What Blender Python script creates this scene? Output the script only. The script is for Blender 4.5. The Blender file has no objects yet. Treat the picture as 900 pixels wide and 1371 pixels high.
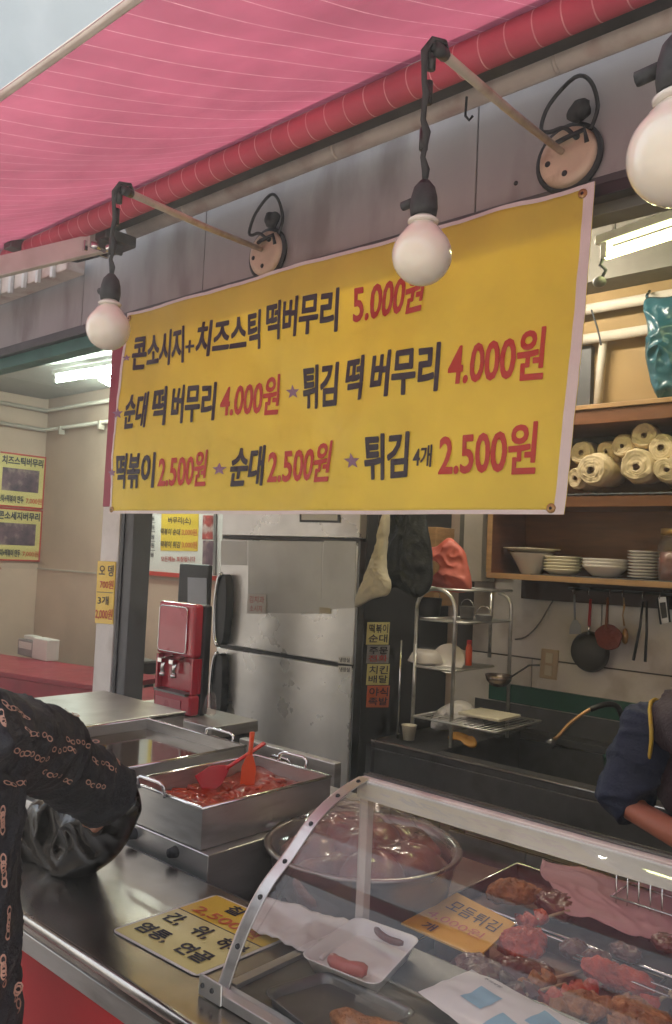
import bpy, bmesh, math, random
from mathutils import Vector, Matrix, noise
from mathutils.bvhtree import BVHTree
random.seed(7)
S = bpy.context.scene; COL = S.collection; PI = math.pi
# ------------------------------------------------------------------ camera
FOC, CX, CY = 1100.0, 450.0, 685.5
xa = -Vector((-1230, 5, 1100)); ya = Vector((984, 105, 1100))
xa.normalize(); ya = (ya - xa*xa.dot(ya)).normalized(); za = xa.cross(ya)
if za.y > 0: za = -za
RW = Matrix((xa, ya, za))                      # world = RW @ camera (x right, y down, z forward)
EYE = Vector((0, 0, 1.5))
cd = bpy.data.cameras.new('camera'); cam = bpy.data.objects.new('camera', cd); COL.objects.link(cam); S.camera = cam
cd.sensor_fit = 'VERTICAL'; cd.sensor_height = 36; cd.lens = FOC/1371*36; cd.clip_start = .02; cd.clip_end = 3000
r_, d_, f_ = RW @ Vector((1, 0, 0)), RW @ Vector((0, 1, 0)), RW @ Vector((0, 0, 1))
mw = Matrix((r_, -d_, -f_)).transposed().to_4x4(); mw.translation = EYE; cam.matrix_world = mw
def at(px, py, **k):                           # photo pixel -> world point on the plane X=, Y= or Z=
    d = RW @ Vector((px-CX, py-CY, FOC)); (n, v), = k.items(); a = 'XYZ'.index(n)
    return EYE + d*((v-EYE[a])/d[a])
# ------------------------------------------------------------------ world, sun, exposure
SUN = Vector((-.5, .35, .8)).normalized()
w = bpy.data.worlds.new('World'); S.world = w; w.use_nodes = True; nt = w.node_tree
sky = nt.nodes.new('ShaderNodeTexSky'); sky.sky_type = 'NISHITA'; sky.sun_disc = False
sky.sun_elevation = math.asin(SUN.z); sky.sun_rotation = math.atan2(SUN.x, SUN.y); sky.air_density = 1.0; sky.dust_density = 1.5
hsv = nt.nodes.new('ShaderNodeHueSaturation'); hsv.inputs['Saturation'].default_value = .45; nt.links.new(sky.outputs[0], hsv.inputs['Color'])
nt.links.new(hsv.outputs[0], nt.nodes['Background'].inputs[0]); nt.nodes['Background'].inputs[1].default_value = .10
sd = bpy.data.lights.new('sun', 'SUN'); sd.energy = 4.6; sd.angle = math.radians(.5); sd.color = (1, .93, .82)
so = bpy.data.objects.new('sun', sd); COL.objects.link(so); so.rotation_euler = SUN.to_track_quat('Z', 'Y').to_euler()
S.view_settings.view_transform = 'Standard'; S.view_settings.look = 'None'; S.view_settings.gamma = 1
S.view_settings.exposure = 1.88
S.render.engine = 'CYCLES'
cy = S.cycles; cy.use_adaptive_sampling = True; cy.adaptive_threshold = .03; cy.use_denoising = True
cy.max_bounces = 7; cy.diffuse_bounces = 4; cy.glossy_bounces = 4; cy.transparent_max_bounces = 16; cy.transmission_bounces = 6
cy.caustics_reflective = False; cy.caustics_refractive = False; cy.sample_clamp_indirect = 6

# ------------------------------------------------------------------ materials
MT = {}
def mat(name, col, rough=.6, metal=0, var=.12, scale=6, bump=0, bscale=60, col2=None, spec=.5, emit=None, es=0, rvar=.1,
        coat=0, sss=0, trans=0, alpha=1, stretch=(1, 1, 1), wear=None):
    if name in MT: return MT[name]
    m = bpy.data.materials.new(name); m.use_nodes = True; n = m.node_tree.nodes; l = m.node_tree.links
    b = n['Principled BSDF']; tc = n.new('ShaderNodeTexCoord'); mp = n.new('ShaderNodeMapping'); mp.inputs['Scale'].default_value = stretch
    l.new(tc.outputs['Object'], mp.inputs['Vector'])
    nz = n.new('ShaderNodeTexNoise'); nz.inputs['Scale'].default_value = scale; nz.inputs['Detail'].default_value = 6; nz.inputs['Roughness'].default_value = .62
    l.new(mp.outputs[0], nz.inputs['Vector'])
    rp = n.new('ShaderNodeValToRGB'); rp.color_ramp.elements[0].position = .3; rp.color_ramp.elements[1].position = .7
    c2 = col2 or tuple(c*(1-var*1.6) for c in col); c1 = tuple(min(1, c*(1+var*.6)) for c in col)
    rp.color_ramp.elements[0].color = (*c2, 1); rp.color_ramp.elements[1].color = (*c1, 1)
    l.new(nz.outputs['Fac'], rp.inputs[0]); out = rp.outputs[0]
    if wear:                                   # second, patchy stain layer
        wc, wamt, wsc = wear
        n2 = n.new('ShaderNodeTexNoise'); n2.inputs['Scale'].default_value = wsc; n2.inputs['Detail'].default_value = 8; l.new(mp.outputs[0], n2.inputs['Vector'])
        r2 = n.new('ShaderNodeValToRGB'); r2.color_ramp.elements[0].position = .5; r2.color_ramp.elements[1].position = .68
        r2.color_ramp.elements[0].color = (0, 0, 0, 1); r2.color_ramp.elements[1].color = (wamt,)*3+(1,); l.new(n2.outputs['Fac'], r2.inputs[0])
        mx = n.new('ShaderNodeMix'); mx.data_type = 'RGBA'; l.new(r2.outputs[0], mx.inputs[0]); l.new(out, mx.inputs[6]); mx.inputs[7].default_value = (*wc, 1); out = mx.outputs[2]
    l.new(out, b.inputs['Base Color'])
    mr = n.new('ShaderNodeMapRange'); mr.inputs['To Min'].default_value = max(.02, rough-rvar); mr.inputs['To Max'].default_value = min(1, rough+rvar)
    nr = n.new('ShaderNodeTexNoise'); nr.inputs['Scale'].default_value = scale*2.3; nr.inputs['Detail'].default_value = 5; l.new(mp.outputs[0], nr.inputs['Vector'])
    l.new(nr.outputs['Fac'], mr.inputs[0]); l.new(mr.outputs[0], b.inputs['Roughness'])
    b.inputs['Metallic'].default_value = metal; b.inputs['Specular IOR Level'].default_value = spec; b.inputs['Coat Weight'].default_value = coat
    b.inputs['Transmission Weight'].default_value = trans; b.inputs['Alpha'].default_value = alpha
    if sss: b.inputs['Subsurface Weight'].default_value = sss; b.inputs['Subsurface Radius'].default_value = (.01, .005, .003); b.inputs['Subsurface Scale'].default_value = 1
    if bump:
        nb = n.new('ShaderNodeTexNoise'); nb.inputs['Scale'].default_value = bscale; nb.inputs['Detail'].default_value = 4; l.new(mp.outputs[0], nb.inputs['Vector'])
        bp = n.new('ShaderNodeBump'); bp.inputs['Strength'].default_value = bump; bp.inputs['Distance'].default_value = .01
        l.new(nb.outputs['Fac'], bp.inputs['Height']); l.new(bp.outputs[0], b.inputs['Normal'])
    if emit: b.inputs['Emission Color'].default_value = (*emit, 1); b.inputs['Emission Strength'].default_value = es
    MT[name] = m; return m
def sheet_trans(name, col, amt=.4, rough=.7, stripes=None, var=.08):
    """thin cloth or plastic film that lets light through"""
    m = mat(name, col, rough, var=var, scale=3); n = m.node_tree.nodes; l = m.node_tree.links
    b = n['Principled BSDF']; src = b.inputs['Base Color'].links[0].from_socket
    if stripes:
        tc = n.new('ShaderNodeTexCoord'); sx = n.new('ShaderNodeSeparateXYZ'); l.new(tc.outputs['Object'], sx.inputs[0])
        md = n.new('ShaderNodeMath'); md.operation = 'PINGPONG'; md.inputs[1].default_value = stripes[0]/2; l.new(sx.outputs[0], md.inputs[0])
        lt = n.new('ShaderNodeMath'); lt.operation = 'LESS_THAN'; lt.inputs[1].default_value = stripes[1]; l.new(md.outputs[0], lt.inputs[0])
        wv = n.new('ShaderNodeTexNoise'); wv.inputs['Scale'].default_value = 40; l.new(tc.outputs['Object'], wv.inputs[0])
        mm = n.new('ShaderNodeMath'); mm.operation = 'MULTIPLY'; l.new(lt.outputs[0], mm.inputs[0]); l.new(wv.outputs[0], mm.inputs[1])
        mx = n.new('ShaderNodeMix'); mx.data_type = 'RGBA'; l.new(mm.outputs[0], mx.inputs[0]); l.new(src, mx.inputs[6]); mx.inputs[7].default_value = (*stripes[2], 1)
        src = mx.outputs[2]; l.new(src, b.inputs['Base Color'])
    t = n.new('ShaderNodeBsdfTranslucent'); l.new(src, t.inputs[0]); ms = n.new('ShaderNodeMixShader'); ms.inputs[0].default_value = amt
    l.new(b.outputs[0], ms.inputs[1]); l.new(t.outputs[0], ms.inputs[2]); l.new(ms.outputs[0], n['Material Output'].inputs[0]); return m
def glassmat(name, tint=(.95, .97, .96), haze=.06, rough=.03):
    m = bpy.data.materials.new(name); m.use_nodes = True; n = m.node_tree.nodes; l = m.node_tree.links; n.remove(n['Principled BSDF'])
    tr = n.new('ShaderNodeBsdfTransparent'); tr.inputs[0].default_value = (*tint, 1); gl = n.new('ShaderNodeBsdfGlossy'); gl.inputs['Roughness'].default_value = rough
    lw = n.new('ShaderNodeLayerWeight'); lw.inputs[0].default_value = .5; pw = n.new('ShaderNodeMath'); pw.operation = 'POWER'; l.new(lw.outputs['Facing'], pw.inputs[0]); pw.inputs[1].default_value = 4
    fr = n.new('ShaderNodeMath'); fr.operation = 'MULTIPLY_ADD'; l.new(pw.outputs[0], fr.inputs[0]); fr.inputs[1].default_value = .85; fr.inputs[2].default_value = .045; ms = n.new('ShaderNodeMixShader'); l.new(fr.outputs[0], ms.inputs[0]); l.new(tr.outputs[0], ms.inputs[1]); l.new(gl.outputs[0], ms.inputs[2])
    df = n.new('ShaderNodeBsdfDiffuse'); df.inputs[0].default_value = (.8, .8, .8, 1); nz = n.new('ShaderNodeTexNoise'); nz.inputs['Scale'].default_value = 5; nz.inputs['Detail'].default_value = 7
    tc = n.new('ShaderNodeTexCoord'); l.new(tc.outputs['Object'], nz.inputs[0]); mr = n.new('ShaderNodeMapRange'); mr.inputs['From Min'].default_value = .35; mr.inputs['From Max'].default_value = .75
    mr.inputs['To Min'].default_value = haze*.5; mr.inputs['To Max'].default_value = haze*1.6; l.new(nz.outputs[0], mr.inputs[0])
    m2 = n.new('ShaderNodeMixShader'); l.new(mr.outputs[0], m2.inputs[0]); l.new(ms.outputs[0], m2.inputs[1]); l.new(df.outputs[0], m2.inputs[2])
    l.new(m2.outputs[0], n['Material Output'].inputs[0]); MT[name] = m; return m
M = {}
M['steel'] = mat('brushed_steel', (.62, .61, .58), .34, .75, var=.12, scale=3, bump=.05, bscale=50, stretch=(1, 1, 5), wear=((.25, .23, .2), .5, 5))
M['counter'] = mat('counter_steel', (.50, .46, .41), .24, .95, var=.14, scale=4, bump=.04, bscale=18, rvar=.09, wear=((.2, .18, .15), .5, 6))
M['dsteel'] = mat('dull_steel', (.2, .2, .2), .42, .9, var=.2, scale=4, bump=.06, wear=((.08, .075, .07), .6, 8))
M['chrome'] = mat('chrome', (.7, .7, .7), .14, 1, var=.05)
M['fridge'] = mat('fridge_steel', (.74, .73, .70), .30, .6, var=.16, scale=2.6, bump=.12, bscale=7, rvar=.16, wear=((.50, .50, .48), .15, 2.5))
M['film'] = mat('old_film', (.52, .52, .49), .5, .4, var=.1, scale=4)
M['red'] = mat('red_panel', (.66, .035, .045), .5, spec=.3, var=.08, scale=2, bump=.03, bscale=6)
M['redtop'] = mat('red_tabletop', (.33, .03, .05), .35, var=.15, scale=6)
M['redgloss'] = mat('red_gloss', (.4, .015, .035), .2, coat=.6, var=.12)
M['redpanel2'] = mat('red_panel_light', (.42, .09, .11), .3, coat=.4, var=.08)
M['black'] = mat('black_plastic', (.018, .018, .02), .38, var=.2)
M['blackr'] = mat('black_rubber', (.025, .027, .03), .65, var=.3, bump=.2)
M['dark'] = mat('dark_enamel', (.045, .045, .045), .5, var=.25, scale=5, bump=.05, wear=((.09, .085, .08), .6, 7))
M['fridgeside'] = mat('fridge_side', (.05, .05, .047), .5, .2, var=.2, scale=3)
M['fascia'] = mat('fascia_panel', (.37, .355, .355), .6, var=.14, scale=2.5, bump=.12, bscale=14, wear=((.20, .175, .165), .75, 6), stretch=(1, 1, .35))
M['cream'] = mat('cream_metal', (.70, .61, .55), .5, var=.15, scale=5, wear=((.38, .2, .17), .6, 9), bump=.05)
M['white'] = mat('white_paint', (.66, .65, .62), .45, var=.1, wear=((.4, .38, .33), .5, 9))
M['greypaint'] = mat('grey_post', (.09, .095, .1), .5, var=.15)
M['roomwall'] = mat('beige_wallpaper', (.52, .395, .30), .75, var=.07, scale=3, bump=.08, bscale=90)
M['roomwall2'] = mat('lower_wallpaper', (.58, .44, .335), .72, var=.07, scale=3, bump=.08, bscale=90)
M['ceil'] = mat('ceiling_panel', (.34, .34, .31), .7, var=.1, scale=2)
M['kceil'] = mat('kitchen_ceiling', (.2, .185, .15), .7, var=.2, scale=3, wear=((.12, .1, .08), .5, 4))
M['pipe'] = mat('pipe_paint', (.5, .45, .37), .5, var=.12)
M['teal'] = mat('teal_trim', (.06, .2, .17), .5, var=.2)
M['green'] = mat('green_board', (.012, .10, .065), .5, var=.2)
M['tile'] = mat('wall_tile', (.74, .70, .64), .22, var=.06, scale=5, wear=((.42, .36, .28), .5, 7), coat=.2)
M['grout'] = mat('grout', (.10, .09, .08), .85)
M['wood'] = mat('cabinet_wood', (.20, .075, .03), .42, var=.25, scale=3, stretch=(1, 1, 7), coat=.1)
M['woodedge'] = mat('pine_edge', (.42, .24, .10), .5, var=.2, scale=9, stretch=(.3, 1, 5))
M['yellowwall'] = mat('yellow_wall', (.26, .165, .055), .7, var=.1, scale=2, wear=((.3, .2, .09), .4, 4))
M['banner'] = sheet_trans('banner_vinyl', (.90, .77, .12), .38, .42)
M['bannerhem'] = mat('banner_hem', (.72, .68, .66), .5, var=.05)
M['ink'] = mat('ink_black', (.032, .028, .045), .55, var=.1)
M['inkred'] = mat('ink_red', (.5, .05, .035), .5, var=.08)
M['inkor'] = mat('ink_orange', (.62, .14, .05), .5, var=.08)
M['inkpur'] = mat('ink_purple', (.27, .16, .26), .5, var=.1)
M['paperyel'] = mat('yellow_card', (.74, .52, .05), .4, var=.05, coat=.3)
M['paperlem'] = mat('lemon_card', (.66, .58, .22), .35, var=.05, coat=.3)
M['paperwhite'] = mat('white_card', (.68, .66, .62), .45, var=.04)
M['papergrey'] = mat('grey_card', (.3, .29, .28), .5, var=.2)
M['awning'] = sheet_trans('awning_cloth', (.36, .085, .145), .36, .8, stripes=(.065, .0013, (.62, .34, .38)), var=.2)
M['rollcloth'] = sheet_trans('roller_cloth', (.58, .085, .14), .05, .7, stripes=(.065, .0016, (.95, .6, .62)), var=.15)  # same cloth as the awning; more light is put into its colour
M['porc'] = mat('white_porcelain', (.70, .66, .62), .2, var=.05, coat=.4)
M['ivory'] = mat('ivory_melamine', (.66, .60, .44), .35, var=.06)
M['bulb'] = mat('milk_glass', (.78, .72, .62), .16, var=.03, coat=.5, sss=.3)
M['ceramic'] = mat('ceramic_base', (.66, .52, .38), .4, var=.15, wear=((.3, .17, .1), .7, 14))
M['rod'] = mat('rod_paint', (.62, .56, .46), .4, .1, var=.12, wear=((.3, .2, .13), .5, 20))
M['floor'] = mat('floor_tile', (.16, .15, .14), .45, var=.2)
M['asphalt'] = mat('asphalt', (.10, .10, .10), .9, var=.2, scale=20, bump=.4)
M['pave'] = mat('paving', (.36, .33, .30), .8, var=.15, scale=5, bump=.2)
M['sauce'] = mat('chilli_sauce', (.28, .024, .006), .3, var=.3, scale=14, bump=.4, bscale=40, coat=.15)
M['tteok'] = mat('rice_cake', (.38, .04, .01), .32, var=.3, scale=20, coat=.1)
M['orange'] = mat('orange_plastic', (.72, .09, .02), .35, var=.08)
M['redplastic'] = mat('red_plastic', (.5, .012, .015), .4, var=.1)
M['broth'] = mat('broth', (.05, .03, .018), .08, var=.2, coat=.4)
M['meat'] = mat('boiled_meat', (.25, .07, .04), .4, var=.4, scale=12, bump=.7, bscale=25, coat=.3, col2=(.10, .035, .025))
M['sausage'] = mat('dark_sausage', (.13, .025, .014), .35, var=.3, scale=15, bump=.3, coat=.2)
M['redfry'] = mat('red_fried', (.50, .045, .008), .45, var=.3, scale=30, bump=.8, bscale=70)
M['brownfry'] = mat('brown_fried', (.40, .15, .04), .6, var=.35, scale=30, bump=1, bscale=60)
M['stick'] = mat('wood_stick', (.5, .36, .22), .6, var=.15)
M['foam'] = mat('white_foam', (.75, .72, .70), .55, var=.04, bump=.05)
M['film_clear'] = glassmat('clear_bag_film', (.92, .86, .84), .06, .12)
M['glass'] = glassmat('case_glass', (.92, .91, .89), .03, .03)
M['pinkfilm'] = sheet_trans('pink_film', (.50, .25, .27), .25, .6)
M['coral'] = sheet_trans('coral_bag', (.82, .22, .16), .35, .45)
M['tealbag'] = sheet_trans('teal_bag', (.02, .09, .12), .04, .25)
M['blackbag'] = mat('black_bag', (.008, .006, .005), .2, var=.3, bump=.2, bscale=22, spec=.35)
M['cloth_dark'] = mat('dark_cloth', (.012, .016, .017), .5, var=.3, bump=.4, bscale=120)
M['cloth_cream'] = mat('cream_cloth', (.58, .52, .38), .8, var=.12, bump=.3)
M['shirt'] = mat('charcoal_shirt', (.012, .014, .019), .7, var=.2, bump=.25, bscale=220)
M['chain'] = mat('chain_print', (.52, .30, .22), .6, var=.15)
M['navy'] = mat('navy_sleeve', (.013, .022, .052), .8, var=.2, bump=.3, bscale=180)
M['vest'] = mat('maroon_vest', (.03, .014, .02), .75, var=.2, bump=.3, bscale=140)
M['vestyel'] = mat('yellow_trim', (.5, .34, .03), .6)
M['blue'] = mat('blue_apron', (.01, .06, .16), .6)
M['skin'] = mat('skin', (.50, .24, .15), .5, var=.1, scale=12, sss=.15, bump=.1, bscale=90)
M['hair'] = mat('black_hair', (.012, .009, .008), .45, var=.3, scale=30, stretch=(6, 6, .6), bump=.5)
M['trousers'] = mat('dark_trousers', (.02, .02, .025), .8)
M['shoe'] = mat('shoe', (.05, .045, .04), .5)
M['tubeW'] = mat('tube_cool', (.8, .95, .92), .4, emit=(.85, 1, .9), es=30)
M['tubeY'] = mat('tube_warm', (.9, .95, .6), .4, emit=(.93, 1, .42), es=8)
M['paperroll'] = mat('roll_end', (.66, .52, .32), .75, var=.15, scale=14, bump=.2)
M['paperside'] = mat('roll_side', (.56, .47, .34), .75, var=.12, bump=.2)
M['core'] = mat('cardboard_core', (.16, .09, .05), .8)
M['beige'] = mat('beige_plastic', (.56, .43, .26), .4, var=.07)
M['lightblue'] = mat('blue_print', (.25, .45, .6), .4, var=.05)
M['greyblue'] = mat('greyblue_plastic', (.34, .37, .42), .4, var=.1)
M['gold'] = mat('gold_metal', (.5, .3, .12), .4, .6, var=.2)
M['photo'] = mat('printed_dish_photo', (.16, .09, .11), .5, var=.5, scale=9, col2=(.05, .03, .05), wear=((.35, .25, .22), .8, 12))
M['photo2'] = mat('printed_food_photo', (.38, .06, .05), .5, var=.5, scale=14, wear=((.6, .55, .5), .8, 12))
M['signgrey'] = mat('box_grey', (.2, .19, .18), .5, var=.2)
M['yellowcloth'] = mat('amber_liquid', (.5, .24, .03), .4)

# ------------------------------------------------------------------ mesh helpers
class MB:
    def __init__(s): s.v = []; s.f = []; s.sm = []
    def add(s, vs, fs, smooth=False):
        o = len(s.v); s.v += [Vector(p) for p in vs]; s.f += [tuple(i+o for i in f) for f in fs]; s.sm += [smooth]*len(fs); return s
    def box(s, a, b, rot=0, piv=None):
        (x0, y0, z0), (x1, y1, z1) = a, b
        vs = [Vector(p) for p in ((x0, y0, z0), (x1, y0, z0), (x1, y1, z0), (x0, y1, z0), (x0, y0, z1), (x1, y0, z1), (x1, y1, z1), (x0, y1, z1))]
        if rot:
            c = piv or (Vector(a)+Vector(b))/2; R = Matrix.Rotation(rot, 3, 'Z'); vs = [c+R @ (v-c) for v in vs]
        return s.add(vs, [(0, 3, 2, 1), (4, 5, 6, 7), (0, 1, 5, 4), (1, 2, 6, 5), (2, 3, 7, 6), (3, 0, 4, 7)])
    def tube(s, pts, r, n=10, caps=True, flat=1, up=None):
        pts = [Vector(p) for p in pts]; rs = r if isinstance(r, (list, tuple)) else [r]*len(pts)
        vs = []; ref = None
        for i, p in enumerate(pts):
            t = (pts[min(i+1, len(pts)-1)]-pts[max(i-1, 0)]).normalized()
            if ref is None: ref = Vector(up) if up else (Vector((0, 0, 1)) if abs(t.z) < .9 else Vector((1, 0, 0)))
            u = (ref-t*ref.dot(t))
            if u.length < 1e-5: u = t.orthogonal()
            u.normalize(); v = t.cross(u); ref = u
            for k in range(n):
                a = 2*PI*k/n; vs.append(p+(u*math.cos(a)*flat+v*math.sin(a))*rs[i])
        fs = [(i*n+k, i*n+(k+1) % n, (i+1)*n+(k+1) % n, (i+1)*n+k) for i in range(len(pts)-1) for k in range(n)]
        if caps: fs += [tuple(range(n))[::-1], tuple(range((len(pts)-1)*n, len(pts)*n))]
        return s.add(vs, fs, True)
    def lathe(s, prof, c=(0, 0, 0), n=28, axis=None):
        q = Vector(axis).to_track_quat('Z', 'Y').to_matrix() if axis else Matrix.Identity(3); c = Vector(c)
        vs = [c+q @ Vector((r*math.cos(2*PI*k/n), r*math.sin(2*PI*k/n), z)) for r, z in prof for k in range(n)]
        fs = [(i*n+k, i*n+(k+1) % n, (i+1)*n+(k+1) % n, (i+1)*n+k) for i in range(len(prof)-1) for k in range(n)]
        return s.add(vs, fs, True)
    def disc(s, c, r, n=24, axis=(0, 0, 1)):
        q = Vector(axis).to_track_quat('Z', 'Y').to_matrix(); c = Vector(c)
        return s.add([c+q @ Vector((r*math.cos(2*PI*k/n), r*math.sin(2*PI*k/n), 0)) for k in range(n)], [tuple(range(n))])
    def ell(s, c, r, n=16, m=10, rot=None):
        c = Vector(c); vs = []; rr = (r, r, r) if not isinstance(r, (tuple, list)) else r
        for j in range(m+1):
            th = PI*j/m
            for k in range(n):
                a = 2*PI*k/n; p = Vector((rr[0]*math.sin(th)*math.cos(a), rr[1]*math.sin(th)*math.sin(a), rr[2]*math.cos(th)))
                vs.append(c+(rot @ p if rot else p))
        return s.add(vs, [(j*n+k, (j+1)*n+k, (j+1)*n+(k+1) % n, j*n+(k+1) % n) for j in range(m) for k in range(n)], True)
    def poly(s, pts, off):                     # flat outline given a real thickness
        pts = [Vector(p) for p in pts]; n = len(pts); o = Vector(off)
        return s.add(pts+[p+o for p in pts], [tuple(range(n))[::-1], tuple(range(n, 2*n))]+[(i, (i+1) % n, n+(i+1) % n, n+i) for i in range(n)])
    def grid(s, fn, nu, nv, smooth=True, close=False):
        vs = [fn(i/nu, j/nv) for j in range(nv+1) for i in range(nu+1)]; w_ = nu+1
        return s.add(vs, [(j*w_+i, j*w_+i+1, (j+1)*w_+i+1, (j+1)*w_+i) for j in range(nv) for i in range(nu)], smooth)
    def build(s, name, m, parent=None, bevel=0, weld=False, solid=0, sub=0, seg=2):
        off = parent_world(parent); me = bpy.data.meshes.new(name)
        me.from_pydata([v-off for v in s.v], [], s.f); me.polygons.foreach_set('use_smooth', s.sm if not bevel else [True]*len(s.sm))
        me.validate(); me.update(); m = M.get(m, m) if isinstance(m, str) else m; me.materials.append(m)
        o = bpy.data.objects.new(name, me); COL.objects.link(o); o.parent = parent
        bm = bmesh.new(); bm.from_mesh(me)
        if weld: bmesh.ops.remove_doubles(bm, verts=bm.verts, dist=1e-5)
        bmesh.ops.recalc_face_normals(bm, faces=bm.faces); bm.to_mesh(me); bm.free()
        if solid: q = o.modifiers.new('thick', 'SOLIDIFY'); q.thickness = solid; q.offset = 0
        if bevel: q = o.modifiers.new('bev', 'BEVEL'); q.width = bevel; q.segments = seg; q.limit_method = 'ANGLE'; q.angle_limit = math.radians(40); q.harden_normals = True
        if sub: q = o.modifiers.new('sub', 'SUBSURF'); q.levels = sub; q.render_levels = sub
        return o
WP = {}
def parent_world(p):
    v = Vector((0, 0, 0))
    while p is not None: v += p.location; p = p.parent
    return v
def thing(name, label, cat, loc, group=None):
    o = bpy.data.objects.new(name, None); COL.objects.link(o); o.location = loc; o.empty_display_size = .05
    o['label'] = label; o['category'] = cat
    if group: o['group'] = group
    return o
def tag(o, label, cat, group=None):
    # move a single-mesh thing's origin to its own base so it reads as standing somewhere
    me = o.data; xs = [v.co.x for v in me.vertices]; ys = [v.co.y for v in me.vertices]; zs = [v.co.z for v in me.vertices]
    c = Vector(((min(xs)+max(xs))/2, (min(ys)+max(ys))/2, min(zs)))
    if o.location.length < 1e-6 and o.parent is None:
        me.transform(Matrix.Translation(-c)); o.location = c
    o['label'] = label; o['category'] = cat
    if group: o['group'] = group
    return o
def struct(o): o['kind'] = 'structure'; return o
def stuff(o, label=None, cat=None):
    o['kind'] = 'stuff'
    if label: o['label'] = label
    if cat: o['category'] = cat
    return o
def copy_tree(o, parent=None):
    c = o.copy(); COL.objects.link(c)
    if parent: c.parent = parent
    for ch in list(o.children): copy_tree(ch, c)
    return c
def blend(c4, u, v):                           # c4 = TL, TR, BR, BL; v runs up
    tl, tr, br, bl = c4; return (bl*(1-u)+br*u)*(1-v)+(tl*(1-u)+tr*u)*v
FONTC = {}
def glyphs(body, weight):
    k = (body, weight)
    if k not in FONTC:
        c = bpy.data.curves.new('t', 'FONT'); c.body = body; c.offset = weight; c.resolution_u = 3
        o = bpy.data.objects.new('t', c); COL.objects.link(o); me = bpy.data.meshes.new_from_object(o)
        bpy.data.objects.remove(o); bpy.data.curves.remove(c)
        vs = [v.co.copy() for v in me.vertices]; fs = [tuple(p.vertices) for p in me.polygons]; bpy.data.meshes.remove(me)
        x0, x1 = min(v.x for v in vs), max(v.x for v in vs); y0, y1 = min(v.y for v in vs), max(v.y for v in vs)
        FONTC[k] = ([((v.x-x0)/(x1-x0), (v.y-y0)/(y1-y0)) for v in vs], fs)
    return FONTC[k]
def text(body, c4, m, parent, nrm, weight=.03, warp=None, name='lettering'):
    uv, fs = glyphs(body, min(weight, .008)); nrm = Vector(nrm); c4 = [Vector(p) for p in c4]
    b = MB(); hm = ((c4[0]-c4[3]).length); wm = (c4[1]-c4[0]).length; k = max(0, weight-.008)*.62*hm
    sh = [(0, 0)] if weight <= .012 else [(0, 0), (1, 0), (-1, 0), (0, 1), (0, -1), (.8, .8), (-.8, .8), (.8, -.8), (-.8, -.8)]
    for q, (du, dv) in enumerate(sh):          # heavy strokes: the glyph laid down slightly shifted, a hair apart in depth
        vs = []
        for u, v in uv:
            p = blend(c4, u*(1-2*k/wm)+k/wm+du*k*.75/wm, v*(1-2*k/hm)+k/hm+dv*k/hm)
            if warp: p = warp(p)
            vs.append(p+nrm*(1+q*.04))
        b.add(vs, fs)
    return b.build(name, m, parent)
def star(c4, m, parent, nrm, warp=None, name='star_mark'):
    c4 = [Vector(p) for p in c4]; vs = [blend(c4, .5, .5)]
    for k in range(10):
        r = .5 if k % 2 == 0 else .21; a = PI/2+k*PI/5; vs.append(blend(c4, .5+r*math.cos(a), .5+r*math.sin(a)))
    vs = [(warp(v) if warp else v)+Vector(nrm) for v in vs]
    return MB().add(vs, [(0, 1+k, 1+(k+1) % 10) for k in range(10)]).build(name, m, parent)
def px4(pts, **pl): return [at(x, y, **pl) for x, y in pts]
def inset(c4, u0, v0, u1, v1): return [blend(c4, u0, v1), blend(c4, u1, v1), blend(c4, u1, v0), blend(c4, u0, v0)]
def plate(c4, off, name, m, parent=None, bevel=0): return MB().poly([c4[3], c4[2], c4[1], c4[0]], off).build(name, m, parent, bevel)
def arc(c, r, a0, a1, u, v, n=8): return [Vector(c)+(Vector(u)*math.cos(a0+(a1-a0)*i/n)+Vector(v)*math.sin(a0+(a1-a0)*i/n))*r for i in range(n+1)]
def blobmesh(mb, name, m, parent, voxel=.008, smooth=6):
    o = mb.build(name, m, parent); q = o.modifiers.new('r', 'REMESH'); q.mode = 'VOXEL'; q.voxel_size = voxel; q.use_smooth_shade = True
    q = o.modifiers.new('s', 'SMOOTH'); q.iterations = smooth; q.factor = .5
    dg = bpy.context.evaluated_depsgraph_get(); me = bpy.data.meshes.new_from_object(o.evaluated_get(dg)); o.modifiers.clear()
    old = o.data; o.data = me; bpy.data.meshes.remove(old); return o
def crumple(o, amt, sc, seed=0):
    off = Vector((seed*3.1, seed*1.7, seed)); base = parent_world(o)
    me = o.data
    for v in me.vertices:
        p = (v.co+base)*sc+off
        n3 = Vector((noise.noise(p), noise.noise(p+Vector((9, 0, 0))), noise.noise(p+Vector((0, 9, 0)))))
        v.co += n3*amt
    me.update(); return o
def spl(P, n):                                # Catmull-Rom through the profile
    out = []
    for i in range(len(P)-1):
        a, b, c, d = P[max(i-1, 0)], P[i], P[i+1], P[min(i+2, len(P)-1)]
        for k in range(n):
            t = k/n; out.append(.5*((2*b)+(-a+c)*t+(2*a-5*b+4*c-d)*t*t+(-a+3*b-3*c+d)*t**3))
    return out+[P[-1]]
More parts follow.
